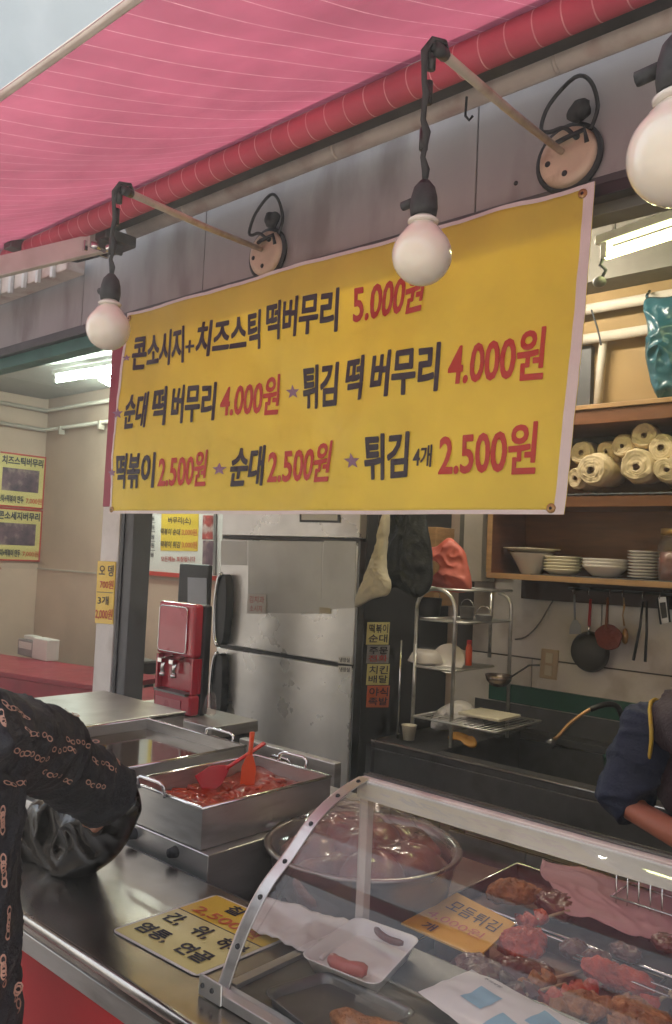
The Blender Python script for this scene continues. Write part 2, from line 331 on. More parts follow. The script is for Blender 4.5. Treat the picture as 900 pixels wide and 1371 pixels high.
def pillow(outline, thick, seed=0, crease=.3, M_=96, N_=22, sc=9, px=None):
    """soft bag from a closed outline: two bulging skins with sharp creases, real depth"""
    O = [Vector(p) for p in outline]; n = len(O); pts = []
    for i in range(n):
        a, b, c, d = O[i-1], O[i], O[(i+1) % n], O[(i+2) % n]
        for k in range(8):
            t = k/8; pts.append(.5*((2*b)+(-a+c)*t+(2*a-5*b+4*c-d)*t*t+(-a+3*b-3*c+d)*t**3))
    m = len(pts); c = sum(pts, Vector())/m; T = Vector(thick); tn = T.normalized(); L = T.length
    b = MB()
    for sg in (1, -.8):
        rows = []
        for j in range(N_+1):
            t = j/N_
            for p in pts:
                q = c+(p-c)*t; r = (1-t**2.4)**.55 if t < 1 else 0
                w_ = q*sc+Vector((seed, seed*2, seed*3)); rd = (1-abs(noise.noise(w_)))**3+.5*(1-abs(noise.noise(w_*2.3)))**3-.9
                rows.append(q+tn*L*sg*(r+crease*rd*min(1, (1-t)*5))+(p-c).normalized()*L*.35*crease*noise.noise(w_*1.5)*t)
        b.add(rows, [(j*m+k, j*m+(k+1) % m, (j+1)*m+(k+1) % m, (j+1)*m+k) for j in range(N_) for k in range(m)], True)
    return b
def folds(o, amp, sc, axis, stretch=4, seed=0):
    """cloth folds: ridges that run across the given axis"""
    base = parent_world(o); ax = Vector(axis).normalized(); me = o.data; nn = [v.normal.copy() for v in me.vertices]
    for v, n_ in zip(me.vertices, nn):
        p = v.co+base; al = p.dot(ax); q = (p-ax*al)*(sc/stretch)+ax*al*sc+Vector((seed, 0, seed)); q += Vector((1, 1, 1))*.6*noise.noise(p*7)
        v.co += n_*amp*((1-abs(noise.noise(q))*1.6)**3-.35+.4*(1-abs(noise.noise(q*2.1)))**3-.2)
    me.update(); return o
#@@SETTING
# ================================================================== SETTING
g = struct(MB().box((-300, -300, -.05), (300, 300, 0)).build('street', 'asphalt'))
struct(MB().box((-20, -6.4, .004), (15, .72, .012)).build('pavement', 'pave'))
struct(MB().box((-8, .78, .004), (3.0, 3.29, .02)).build('shop_floor', 'floor'))

YF, YB = 1.8, 3.3
XR = 1.6                                     # right end of the stall
# shop shell: walls behind and at the ends, roof on top
bw = struct(MB().box((-6.25, YB, 0), (XR, YB+.12, 3.3)).build('back_wall', 'roomwall'))
# kitchen end of the back wall: grout bed, then single tiles
gb = MB().box((-2.15, YB-.012, 0), (XR, YB-.001, 3.3)).build('tile_bed', 'grout', bw)
tw, th = .62, .415; xs0, z0 = -1.443-tw*1.5, 1.098-th*3
for r in range(5):
    x = xs0+(tw/2 if (r % 2) else 0)-.31*0; zlo = z0+r*th
    while x < XR:
        a, b = max(x+.003, -2.15), min(x+tw-.003, XR)
        if b-a > .04 and zlo > -.2:
            t = MB().box((a, YB-.024+random.uniform(-.0015, .0015), max(zlo+.003, .001)), (b, YB-.0125, zlo+th-.003)).build('tile', 'tile', bw, bevel=.002)
        x += tw
struct(MB().box((-6.25, .9, 0), (-6.1, YB-.001, 3.3)).build('side_wall', 'roomwall'))
struct(MB().box((XR+.001, .9, 0), (XR+.15, YB+.12, 3.3)).build('right_wall', 'roomwall'))
# dado strip under the picture line in the seating room
struct(MB().box((-6.098, YB-.006, 0), (-3.15, YB-.001, 1.30)).build('lower_wall_lining', 'roomwall2'))
struct(MB().box((-6.099, 1.0, 0), (-6.092, YB-.007, 1.30)).build('side_wall_lining', 'roomwall2'))
struct(MB().box((-6.098, YB-.012, 1.30), (-3.15, YB-.001, 1.312)).build('dado_line', 'pipe'))
# ceilings
rc = struct(MB().box((-6.099, YF+.12, 2.66), (-2.0, YB-.001, 2.70)).build('room_ceiling', 'ceil'))
for i in range(7):
    x0 = -6.09+i*.585
    MB().box((x0+.003, YF+.13, 2.650), (x0+.582, YB-.03, 2.659)).build('ceiling_panel', 'ceil', rc, bevel=.002)
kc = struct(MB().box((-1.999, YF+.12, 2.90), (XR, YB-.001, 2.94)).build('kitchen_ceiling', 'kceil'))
for i in range(6):
    x0 = -1.99+i*.6
    MB().box((x0+.003, YF+.13, 2.89), (x0+.597, YB-.03, 2.899)).build('ceiling_panel', 'kceil', kc, bevel=.002)
struct(MB().box((-1.999, YF+.13, 2.70), (-1.97, YB-.02, 2.90)).build('ceiling_step', 'kceil'))
struct(MB().box((-6.25, YF-.02, 3.30), (XR+.15, YB+.12, 3.42)).build('roof_slab', 'fascia'))
# service pipes round the seating room
for nm, zz in (('ceiling_pipe', 2.555), ('ceiling_pipe', 2.40)):
    o = MB().tube([(-2.9, YB-.04, zz), (-6.06, YB-.04, zz), (-6.06, 1.95, zz+.01)], .016, 8).build(nm, 'pipe')
    tag(o, 'thin cream pipe running round the seating room walls just under the ceiling' if zz > 2.5 else 'lower of two cream pipes round the seating room, carrying small clips', 'pipe')
    for k in range(5):
        if zz < 2.5:
            x = -3.6-k*.55
            MB().box((x-.012, YB-.065, zz-.05), (x+.012, YB-.02, zz+.012)).build('pipe_clip', 'pipe', o)

# ---- fascia (the beam of grey panels over the opening)
fas = thing('fascia', 'long grey panelled beam over the stall opening behind the yellow banner', 'fascia', (-2, YF, 2.4))
zt = 3.30
MB().box((-6.25, YF+.012, 2.43), (XR+.15, YF+.11, zt-.002)).build('backing', 'fascia', fas)
xe = [-6.25, -5.2, -4.15, -3.1, -2.3, -1.17, -.1, .9, XR+.15]
for a, b in zip(xe, xe[1:]):
    MB().box((a+.0025, YF, 2.425), (b-.0025, YF+.0115, zt-.003)).build('panel', 'fascia', fas, bevel=.0015)
MB().box((-6.25, YF-.004, 2.385), (XR, YF+.10, 2.424)).build('bottom_rail', 'greypaint', fas, bevel=.003)
MB().box((-6.25, YF+.02, 2.33), (-2.9, YF+.09, 2.384)).build('lower_trim', 'teal', fas, bevel=.003)
MB().box((-2.899, YF+.02, 2.34), (XR, YF+.09, 2.384)).build('lower_trim', 'signgrey', fas, bevel=.003)
for x in (-1.05, -.55, .1):
    MB().lathe([(0, -.002), (.006, -.002), (.006, 0)], (x, YF, 2.47), 8, (0, 1, 0)).build('bolt', 'blackr', fas)

# ---- conduit pipe along the fascia
cp = thing('conduit', 'long pinkish cream pipe fixed along the top of the grey beam', 'conduit', (-.9, 1.74, 2.6))
pa, pb = at(178, 303, Y=1.72), at(900, 28, Y=1.72)
zc = (pa.z+pb.z)/2
MB().tube([(pa.x, 1.72, zc), (XR, 1.72, zc)], .033, 16).build('pipe', 'cream', cp)
for x in (-2.3, -1.6, -.9, -.2):
    MB().tube(arc((x, 1.72, zc), .031, -PI/2, PI/2, (0, -1, 0), (0, 0, 1), 8), .006, 6).build('strap', 'cream', cp)
hk = at(625, 130, Y=1.68)
MB().tube([hk, hk+Vector((0, -.003, -.05)), hk+Vector((.012, -.003, -.065)), hk+Vector((.02, 0, -.055))], .0035, 6).build('hook', 'blackr', cp)

# ---- awning
aw = thing('awning', 'pink awning with fine white stripes, rolled out over the counter', 'awning', (-2, 1.5, 2.6))
rz = (at(590, 95, Y=1.5)).z; RR = .038; XL, XW = -3.16, 2.2
MB().tube([(x, 1.5, rz) for x in [XL+.2*i for i in range(27)]], RR, 24).build('roller', 'rollcloth', aw)
yf, zf = .705, 2.37
def cloth(u, v):
    x = XL-3.2+u*(XW-XL+3.2); y = 1.5-RR*.4+(yf-1.5)*v; z = rz+RR*.96+(zf-rz-RR)*v
    z += -.022*math.sin(PI*v)*(1+.5*math.sin(x*2.3))+.006*math.sin(x*4.8*PI)*math.sin(PI*v)**2+.004*math.sin(x*9+2*v)*math.sin(PI*v)+.003*noise.noise(Vector((x*6, y*5, 0)))
    return Vector((x, y, z))
MB().grid(cloth, 120, 14).build('cloth', 'awning', aw)
MB().box((XL-3.2, yf-.014, zf-.008), (XW, yf+.002, zf+.006)).build('front_bar', 'cream', aw, bevel=.005)
MB().tube([(XL-3.2+.3*i, 1.5, rz) for i in range(11)], RR*.98, 20).build('roller', 'rollcloth', aw)
hz = rz+.01
zhb = at(590, 136, Y=1.60).z
MB().box((XL+.25, 1.548, zhb), (XW, 1.60, hz+.055)).build('housing', 'dark', aw, bevel=.004)
MB().box((XL+.25, 1.601, zhb+.075), (XW, 1.70, zhb+.10)).build('bracket_rail', 'dsteel', aw, bevel=.004)
# folding arm and its shoulder on the left
sh = at(150, 322, Y=1.58); el = at(-60, 372, Y=1.2)
def bar(p, q, wd, ht):
    p, q = Vector(p), Vector(q); t = (q-p).normalized(); s_ = t.cross(Vector((0, 0, 1))).normalized(); u_ = s_.cross(t)
    vs = [e+s_*wd*i/2+u_*ht*j/2 for e in (p, q) for i, j in ((-1, -1), (1, -1), (1, 1), (-1, 1))]
    return MB().add(vs, [(0, 1, 2, 3), (7, 6, 5, 4), (0, 4, 5, 1), (1, 5, 6, 2), (2, 6, 7, 3), (3, 7, 4, 0)])
arm = bar(sh, el, .03, .072).build('folding_arm', 'white', aw, bevel=.005)
a0 = at(120, 322, Y=1.57)
MB().box((sh.x-.10, 1.53, sh.z-.012), (sh.x+.035, 1.66, sh.z+.03)).build('shoulder_bracket', 'dsteel', aw, bevel=.006)
MB().box((sh.x-.06, 1.50, sh.z-.05), (sh.x-.045, 1.60, sh.z-.0125)).build('bracket_web', 'chrome', aw, bevel=.002)
MB().box((sh.x+.0, 1.52, sh.z-.045), (sh.x+.012, 1.62, sh.z-.0125)).build('bracket_web', 'dsteel', aw, bevel=.002)
MB().tube([(sh.x-.09, 1.56, sh.z-.035), (sh.x+.03, 1.56, sh.z-.035)], .012, 12).build('pivot_pin', 'chrome', aw)
MB().box((sh.x-.10, 1.51, sh.z-.028), (sh.x-.03, 1.529, sh.z+.03)).build('bracket_plate', 'white', aw, bevel=.003)
for d_z in (-.04, .035):
    MB().tube([(sh.x+.0, 1.50, sh.z+d_z), (sh.x+.0, 1.55, sh.z+d_z)], .012, 10).build('bolt', 'chrome', aw)
b1 = at(20, 325, Y=1.45)
MB().box((b1.x-.03, 1.42, b1.z-.03), (b1.x+.03, 1.5, b1.z+.02)).build('cloth_clamp', 'dsteel', aw, bevel=.005)
# ribbed trunking under the arm
tr = thing('cable_trunking', 'cream ribbed cable trunking below the folding arm at far left', 'trunking', at(40, 385, Y=1.7))
p = at(88, 352, Y=1.72)
MB().box((-4.9, 1.68, p.z-.055), (p.x+.08, 1.765, p.z+.02)).build('channel', 'cream', tr, bevel=.006)
for i in range(6):
    x = p.x-.02-i*.12
    MB().box((x, 1.662, p.z-.075), (x+.022, 1.679, p.z+.024)).build('rib', 'white', tr, bevel=.003)
MB().tube([(p.x+.1, 1.68, p.z-.02), (p.x+.2, 1.66, p.z-.05), (p.x+.3, 1.70, p.z-.035)], .009, 8).build('loose_cable', 'blackr', tr)

# ---- post at the end of the counter
pt = thing('corner_post', 'white square post beside a dark steel upright at the left of the fridge', 'post', (-2.95, 1.86, 0))
pwl, pwr, pdr = at(123, 930, Y=1.82).x, at(147, 930, Y=1.82).x, at(166, 930, Y=1.825).x
MB().box((pwl, 1.82, .02), (pwr-.002, 1.90, 1.66)).build('white_post', 'white', pt, bevel=.004)
xm_ = at(142, 600, Y=1.83).x; MB().box((xm_, 1.83, 1.661), (pwr-.001, 1.90, 2.33)).build('maroon_upper_post', mat('maroon_paint', (.35, .05, .09), .5), pt, bevel=.003)
MB().box((pwr, 1.825, .02), (pdr, 1.91, 2.33)).build('dark_upright', 'greypaint', pt, bevel=.004)
MB().box((pwr+.02, 1.819, .02), (pwr+.032, 1.8245, 2.33)).build('door_groove', 'black', pt)
ps = thing('price_strip', 'narrow yellow price card taped to the white post', 'price card', at(141, 836, Y=1.816))
c4 = px4([(131, 751), (155, 752), (151, 836), (127, 834)], Y=1.815)
plate(c4, (0, .003, 0), 'card', 'paperyel', ps)
for bd, (u0, v0, u1, v1), mm in (('오 뎅', (.12, .76, .92, .94), 'ink'), ('700원', (.2, .56, .95, .7), 'inkred'), ('3개', (.12, .3, .72, .44), 'ink'), ('2,000원', (.02, .06, .98, .24), 'inkred')):
    text(bd, inset(c4, u0, v0, u1, v1), mm, ps, (0, -.0012, 0), .02)
plate(inset(c4, .05, .495, .95, .505), (0, -.001, 0), 'divider', 'ink', ps)

#@@LAMPS
# ================================================================== LAMPS IN FRONT OF THE BEAM
def lamp(tip, base, bulb, R, label, glabel):
    tip, base, bulb = Vector(tip), Vector(base), Vector(bulb)
    t = thing('hanging_lamp', label, 'lamp', (bulb.x, bulb.y, bulb.z-R), 'bare globe lamps on rods along the beam')
    # globe with neck
    prof = [(0.0005, -R)]+[(R*math.sin(a), -R*math.cos(a)) for a in [PI*i/20 for i in range(1, 16)]]
    prof += [(R*.60, R*.86), (R*.50, R*.97), (R*.40, R*1.05), (R*.36, R*1.12)]
    MB().lathe(prof, bulb, 36).build('bulb', 'bulb', t)
    MB().lathe([(R*.36, R*1.08), (R*.50, R*1.10), (R*.53, R*1.17), (R*.47, R*1.22), (R*.36, R*1.26), (R*.33, R*1.36), (.001, R*1.36)], bulb, 24).build('collar', 'porc', t)
    k = MB().lathe([(R*.3, R*1.3), (R*.43, R*1.33), (R*.47, R*1.6), (R*.44, R*2.0), (R*.36, R*2.3), (R*.16, R*2.55), (.001, R*2.58)], bulb, 20).build('socket', 'blackr', t)
    MB().tube([bulb+Vector((-R*.9, 0, R*1.9)), bulb+Vector((-R*.35, 0, R*1.95))], R*.16, 8).build('switch_key', 'blackr', k)
    # cord
    top = bulb+Vector((0, 0, R*2.5)); pts = [top]
    for i in range(1, 10):
        q = top.lerp(Vector((tip.x-.014, tip.y-.012, tip.z-.03)), i/9); q += Vector((.0025*math.sin(i*2.1), .0025*math.cos(i*1.7), 0)); pts.append(q)
    pts += [Vector((tip.x-.014, tip.y-.014, tip.z-.005)), Vector((tip.x-.004, tip.y-.008, tip.z+.014)), Vector((tip.x+.004, tip.y+.012, tip.z+.016)), tip+(base-tip).normalized()*.035+Vector((0, 0, .004))]
    MB().tube(pts, [.0045+.0022*(i % 3 == 1) for i in range(len(pts))], 8).build('cord', 'blackr', t)
    for f in (.25, .6, .85):
        q = top.lerp(tip, f)+Vector((-.006, -.004, 0)); MB().tube([q, q+Vector((0, 0, .035))], .0072, 8).build('tape_wrap', 'black', t)
    # rod
    MB().tube([tip, tip.lerp(base, .5)+Vector((0, 0, -.004)), base], .0085, 12).build('rod', 'rod', t)
    MB().tube([tip-(base-tip).normalized()*.004, tip+(base-tip).normalized()*.03], .0105, 10).build('rod_tape', 'black', t)
    # round base plate on the beam
    ax = Vector((0, -1, 0)); c = Vector((base.x+.01, YF-.002, base.z-.012))
    bp_ = MB().lathe([(.0005, .03), (.050, .03), (.067, .026), (.073, .018), (.075, 0)], c, 36, ax).build('base_plate', 'ceramic', t)
    MB().lathe([(.076, .0), (.086, .004), (.086, .012), (.0755, .016)], c, 36, ax).build('gasket', 'blackr', t)
    for dx, dz in ((-.045, -.01), (.0, -.045), (.03, .035)):
        MB().ell(c+Vector((dx, -.030, dz)), (.0075, .004, .0075), 10, 6).build('screw', 'blackr', bp_)
    lp = [c+Vector(v) for v in ((.03, -.032, .03), (.012, -.06, .05), (-.03, -.055, .055), (-.06, -.04, .08), (-.045, -.03, .14), (.02, -.03, .185), (.06, -.03, .16), (.075, -.02, .10), (.06, -.02, .05))]
    MB().tube(spl(lp, 4), .005, 8).build('wire_loop', 'blackr', t)
    MB().tube([c+Vector((-.02, -.034, .035)), c+Vector((.01, -.05, .03)), c+Vector((.05, -.035, .045)), c+Vector((.055, -.03, .015))], .006, 8).build('wire_loop', 'blackr', t)
    rg = MB().ell(c+Vector((.035, -.03, .10)), (.03, .022, .026), 12, 8).build('wire_knot', 'blackr', t); crumple(rg, .012, 40)
    return t
R_ = .0475
lamp(at(586, 66, Y=1.0), at(752, 203, Y=YF-.03), at(565, 342, Y=1.03), R_, 'globe lamp hanging in front of the 5.000 price on the banner', '')
lamp(at(166, 255, Y=.97), at(350, 334, Y=YF-.03), at(145, 440, Y=.975), R_, 'globe lamp hanging at the upper left corner of the yellow banner', '')
b3 = at(908, 208, Y=.84)
lamp((b3.x+.02, .84, b3.z+.36), (b3.x-.15+.02, YF-.03, b3.z+.55), b3, R_*1.08, 'largest looking globe lamp, cut by the right edge of the picture', '')

#@@BANNER
# ================================================================== BANNER
YBN = 1.735
bc = px4([(170, 419), (797, 243), (757, 689), (148, 688)], Y=YBN)
bc[2].y -= .03; bc[3].y -= .03; bc[2] = at(757, 689, Y=bc[2].y); bc[3] = at(148, 688, Y=bc[3].y)
bw_ = (bc[1]-bc[0]).length; bh_ = (bc[0]-bc[3]).length
def warp(p):
    u = (p.x-bc[3].x)/(bc[2].x-bc[3].x); v = (p.z-bc[3].z)/(bc[1].z-bc[3].z)
    d = .006*math.sin(u*9+v*2)*math.exp(-((v-.3)**2)*3)+.004*math.sin(u*21+v*3+1)*v+.006*math.exp(-((u-.9-(v-1)*.35)**2)*600)-.007*math.exp(-((u-.78-(v-1)*.5)**2)*260)*v
    d += .008*math.exp(-((u-.09)**2)*150)*math.sin(v*4+1)
    d += -.006*math.exp(-((u+v*.5-.72)**2)*300)
    d += .003*noise.noise(Vector((u*14, v*5, 2)))+.0016*(1-abs(noise.noise(Vector((u*22+v*9, v*7-u*4, 7)))))**4
    return p+Vector((0, -d*1.7, 0))
ban = thing('menu_banner', 'large yellow vinyl price banner with white hem hung from the beam', 'banner', (bc[3]+bc[2])/2)
MB().grid(lambda u, v: warp(blend(bc, u, v)), 90, 40).build('vinyl_sheet', 'banner', ban, solid=.001)
def strip(u0, v0, u1, v1, nu, nv, nm, mm, off=-.0022):
    return MB().grid(lambda u, v: warp(blend(bc, u0+(u1-u0)*u, v0+(v1-v0)*v))+Vector((0, off, 0)), nu, nv).build(nm, mm, ban)
strip(0, .0, 1, .014, 90, 1, 'hem', 'bannerhem'); strip(0, .986, 1, 1, 90, 1, 'hem', 'bannerhem')
strip(0, .0141, .007, .9859, 1, 40, 'hem', 'bannerhem'); strip(.986, .0141, 1, .9859, 1, 40, 'hem', 'bannerhem')
for u, v in ((.985, .972), (.982, .018), (.008, .97), (.01, .02)):
    c = warp(blend(bc, u, v)); MB().lathe([(.004, -.004), (.010, -.004), (.0115, -.001), (.0115, .0)], c+Vector((0, -.002, 0)), 14, (0, 1, 0)).build('eyelet', 'gold', ban)
    MB().ell(c+Vector((0, -.0045, 0)), (.0045, .003, .0045), 10, 6).build('eyelet_screw', 'blackr', ban)
BT = [  # text, TL, TR, BR, BL, ink
 ('콘소시지', (178, 450), (249, 436), (249, 486), (176, 497), 'ink', .05), ('+', (251, 457), (262, 455), (262, 472), (251, 474), 'ink', .03),
 ('치즈스틱', (265, 431), (349, 413), (346, 466), (263, 480), 'ink', .05), ('떡버무리', (357, 406), (457, 385), (452, 444), (354, 457), 'ink', .05),
 ('5.000원', (474, 378), (577, 352), (569, 418), (471, 435), 'inkred', .035),
 ('순대', (173, 529), (202, 524), (200, 573), (170, 577), 'ink', .05), ('떡', (208, 520), (227, 517), (225, 570), (206, 572), 'ink', .05),
 ('버무리', (234, 517), (291, 511), (288, 563), (231, 569), 'ink', .05), ('4.000원', (297, 512), (372, 499), (368, 554), (294, 560), 'inkred', .035),
 ('튀김', (404, 491), (455, 484), (452, 544), (400, 549), 'ink', .05), ('떡', (466, 479), (491, 475), (488, 536), (462, 540), 'ink', .05),
 ('버무리', (502, 473), (596, 459), (591, 525), (498, 535), 'ink', .05), ('4.000원', (607, 457), (733, 436), (728, 508), (603, 521), 'inkred', .035),
 ('떡볶이', (162, 608), (215, 606), (213, 654), (160, 656), 'ink', .05), ('2.500원', (219, 608), (281, 602), (278, 651), (217, 655), 'inkred', .035),
 ('순대', (309, 599), (354, 595), (351, 650), (306, 653), 'ink', .05), ('2.500원', (359, 598), (446, 589), (442, 645), (356, 649), 'inkred', .035),
 ('튀김', (490, 583), (553, 578), (549, 640), (486, 645), 'ink', .05), ('4개', (558, 598), (584, 596), (581, 626), (556, 627), 'ink', .03),
 ('2.500원', (594, 577), (724, 564), (719, 635), (590, 640), 'inkred', .035)]
def bnr4(a, b, c, d): return [Vector((at(x, y, Y=YBN-.015*0-.03*(1-min(1, max(0, (at(x, y, Y=YBN).z-bc[3].z)/(bc[1].z-bc[3].z)))))).xyz) for x, y in (a, b, c, d)]
for bd, a, b, c, d, ik, wt in BT: text(bd, bnr4(a, b, c, d), ik, ban, (0, -.0032, 0), wt, warp)
for cx_, cy_, s_ in ((171, 480, 5), (162, 555, 8), (154.5, 634, 6), (387, 524, 10), (295, 629, 9), (472, 618, 11)):
    star(bnr4((cx_-s_, cy_-s_), (cx_+s_, cy_-s_-1), (cx_+s_, cy_+s_-1), (cx_-s_, cy_+s_)), 'inkpur', ban, (0, -.0034, 0), warp)
# dark timber the banner is tied to, showing at its right
o = MB().box((-.93, 1.75, 2.352), (XR, 1.79, 2.383)).build('tie_bar', 'black', fas, bevel=.003)

#@@ROOM
# ================================================================== SEATING ROOM
def tube_lamp(p, q, m, label, drop=.03):
    p, q = Vector(p), Vector(q); t = thing('fluorescent_lamp', label, 'ceiling lamp', (p+q)/2, None)
    d = (q-p).normalized(); MB().tube([p, q], .016, 12).build('tube', m, t)
    bar(p-d*.03+Vector((0, 0, .05)), q+d*.03+Vector((0, 0, .05)), .045, .03).build('fitting', 'white', t, bevel=.004)
    for e in (p, q): bar(e-d*.012+Vector((0, 0, .012)), e+d*.012+Vector((0, 0, .012)), .035, .05).build('end_holder', 'white', t, bevel=.003)
    return t
zl = 2.56
p = at(76, 509, Z=zl); tube_lamp(p, p+Vector((1.15, .10, 0)), 'tubeW', 'cool white strip light, nearer of the crossing pair on the left ceiling')
q = at(118, 498, Z=zl-.002); q2 = at(146, 513, Z=zl); dd = (q2-q).normalized()
tube_lamp(q2-dd*.12, q2+dd*.55, 'tubeW', 'cool white strip light crossing behind the other on the left ceiling')

def poster(c4, title, foot, price, label, xo):
    c4 = [Vector(v) for v in c4]; t = thing('food_poster', label, 'poster', (c4[2]+c4[3])/2, 'yellow dish posters on the seating room wall'); n = Vector(xo)
    plate(c4, n, 'board', 'paperlem', t)
    ph = inset(c4, .07, .30, .86, .72); plate(ph, -n*-.35+n, 'dish_photo', 'photo', t) if False else plate([v+n*1.01 for v in ph], n*.2, 'dish_photo', 'photo', t)
    k = n*1.35
    text(title, inset(c4, .04, .78, .93, .94), 'ink', t, k, .045); text(foot, inset(c4, .0, .08, .55, .22), 'ink', t, k, .035); text(price, inset(c4, .6, .08, .95, .2), 'inkor', t, k, .02)
    for a, b in (((0, 0), (1, .03)), ((0, .97), (1, 1)), ((.96, .03), (1, .97))): plate([v+n*1.01 for v in inset(c4, a[0], a[1], b[0], b[1])], n*.5, 'frame', 'inkred', t)
A = at(62, 612, X=-6.08); B = at(55, 752, X=-6.08); mid = at(59, 683, X=-6.08)
yl = at(-4, 680, X=-6.08).y; yr = (A.y+B.y)/2
zT, zB = A.z, B.z; zM = mid.z
X0 = -6.09
poster([(X0, yl, zT), (X0, yr, zT), (X0, yr, zM+.004), (X0, yl, zM+.004)], '치즈스틱버무리', '스틱+떡볶이 만두', '7,000원', 'upper yellow dish poster with a dark photo on the left wall', (.006, 0, 0))
poster([(X0, yl, zM-.004), (X0, yr, zM-.004), (X0, yr, zB), (X0, yl, zB)], '콘소세지버무리', '소세지+떡볶이 만두', '7,000원', 'lower yellow dish poster with a purple brown photo on the left wall', (.006, 0, 0))

mb_ = thing('menu_board', 'white framed price list on the room wall with a yellow panel and red foot', 'menu board', (-4.4, 3.28, 1.33))
YM = 3.275
m4 = [Vector((-4.86, YM, 2.05)), Vector((-3.86, YM, 2.05)), Vector((-3.86, YM, 1.345)), Vector((-4.86, YM, 1.345))]
plate(m4, (0, .02, 0), 'board', 'paperwhite', mb_)
MB().box((-4.87, YM-.006, 1.325), (-3.85, YM+.02, 1.352)).build('red_foot', 'inkred', mb_)
y4 = px4([(218, 640), (268, 642), (265, 738), (215, 737)], Y=YM-.001); plate(y4, (0, -.001, 0), 'yellow_panel', 'paperyel', mb_)
for bd, q4, mm in (('버무리(소)', [(226, 692), (256, 692), (256, 703), (225, 702)], 'ink'), ('떡볶이 순대', [(216, 707), (242, 708), (241, 717), (215, 716)], 'ink'), ('3,000원', [(244, 708), (264, 708), (264, 718), (244, 717)], 'inkor'),
                   ('떡볶이 튀김', [(216, 724), (242, 725), (241, 734), (215, 733)], 'ink'), ('3,000원', [(244, 725), (264, 725), (264, 735), (244, 734)], 'inkor'), ('모든메뉴 포장됩니다', [(216, 745), (262, 745), (262, 752), (216, 752)], 'inkred'),
                   ('2,500원', [(192, 690), (207, 691), (207, 697), (192, 696)], 'ink'), ('3,000원', [(191, 702), (207, 703), (207, 709), (191, 708)], 'ink'), ('2,000원', [(190, 715), (207, 716), (207, 722), (190, 721)], 'ink'),
                   ('2,500원', [(190, 726), (207, 727), (207, 734), (190, 733)], 'ink'), ('4,000원', [(190, 739), (206, 740), (206, 746), (190, 745)], 'ink')):
    text(bd, px4(q4, Y=YM-.001), mm, mb_, (0, -.002, 0), .02)
for k, yy in enumerate((699, 711, 724, 736)):
    plate(px4([(190, yy), (208, yy+.6), (208, yy+1.2), (190, yy+.7)], Y=YM-.001), (0, -.001, 0), 'rule_line', 'ink', mb_)
for bd, yy in (('떡', 686), ('순', 698), ('튀', 711), ('오', 723), ('뎅', 738)):
    text(bd, px4([(175, yy), (182, yy), (181, yy+9), (174, yy+9)], Y=YM-.001), 'ink', mb_, (0, -.002, 0), .04)
for a, b, mm in ((690, 722, 'photo2'), (724, 757, 'photo')): plate(px4([(272, a), (286, a), (285, b), (271, b)], Y=YM-.001), (0, -.0015, 0), 'food_picture', mm, mb_)
plate(px4([(288, 686), (291, 686), (290, 770), (287, 770)], Y=YM-.001), (0, -.01, 0), 'frame_side', 'signgrey', mb_)

# red tables, rotated a little from the wall line
def table(c, L, W, ang, label, H=.75):
    t = thing('dining_table', label, 'table', (c[0], c[1], .02), None); R = Matrix.Rotation(ang, 3, 'Z')
    def bx(x0, y0, z0_, x1, y1, z1, nm, mm):
        m_ = MB().box((x0, y0, z0_), (x1, y1, z1)); m_.v = [R @ v+Vector((c[0], c[1], 0)) for v in m_.v]; return m_.build(nm, mm, t, bevel=.004)
    bx(-L/2, -W/2, H-.03, L/2, W/2, H, 'top', 'redtop'); bx(-L/2+.01, -W/2+.01, H-.16, L/2-.01, -W/2+.03, H-.031, 'front_apron', 'redtop')
    for sx in (-1, 1):
        for sy in (-1, 1): bx(sx*(L/2-.06)-.02, sy*(W/2-.08)-.02, .02, sx*(L/2-.06)+.02, sy*(W/2-.08)+.02, H-.031, 'leg', 'greypaint')
    return t
table((-4.78, 2.55), 1.75, .52, math.radians(14), 'long red table behind the customer, left of the white post')
table((-3.55, 2.72), .62, .42, math.radians(14), 'small red table between the post and the water dispenser', .72)
def bench(c, ang, label):
    t = thing('bench', label, 'bench', (c[0], c[1], .02)); R = Matrix.Rotation(ang, 3, 'Z')
    for nm, mm, a, b in (('seat', 'dark', (-.8, -.17, .42), (.8, .17, .47)), ('front_board', 'greypaint', (-.78, -.15, .05), (.78, -.13, .42))):
        m_ = MB().box(a, b); m_.v = [R @ v+Vector((c[0], c[1], 0)) for v in m_.v]; m_.build(nm, mm, t, bevel=.01)
    for sx in (-.7, .7):
        m_ = MB().box((sx-.02, -.12, .02), (sx+.02, .14, .419)); m_.v = [R @ v+Vector((c[0], c[1], 0)) for v in m_.v]; m_.build('leg', 'greypaint', t)
bench((-4.3, 2.02), math.radians(14), 'dark bench in front of the long red table')
# napkin box, dark tray box
c = at(42, 878, Z=.75)
nb = thing('napkin_holder', 'pale napkin holder with a slot standing on the long red table', 'napkin holder', (c.x, c.y, .75))
MB().box((c.x-.10, c.y-.05, .7505), (c.x+.11, c.y+.05, .86)).build('body', 'papergrey', nb, bevel=.008)
MB().box((c.x-.08, c.y-.052, .80), (c.x+.09, c.y-.0505, .845)).build('slot', 'paperwhite', nb)
MB().box((c.x-.06, c.y-.03, .861), (c.x+.07, c.y+.03, .885)).build('napkins', 'paperwhite', nb, bevel=.004)
MB().box((c.x+.115, c.y-.06, .7505), (c.x+.30, c.y+.03, .885)).build('tissue_box', 'paperwhite', nb, bevel=.006)
c = at(180, 900, Z=.72)
cx2 = thing('cutlery_box', 'dark lidded cutlery box standing on the small red table', 'box', (c.x, c.y, .72))
MB().box((c.x-.13, c.y-.05, .7205), (c.x+.13, c.y+.07, .79)).build('box_body', 'dark', cx2, bevel=.006)
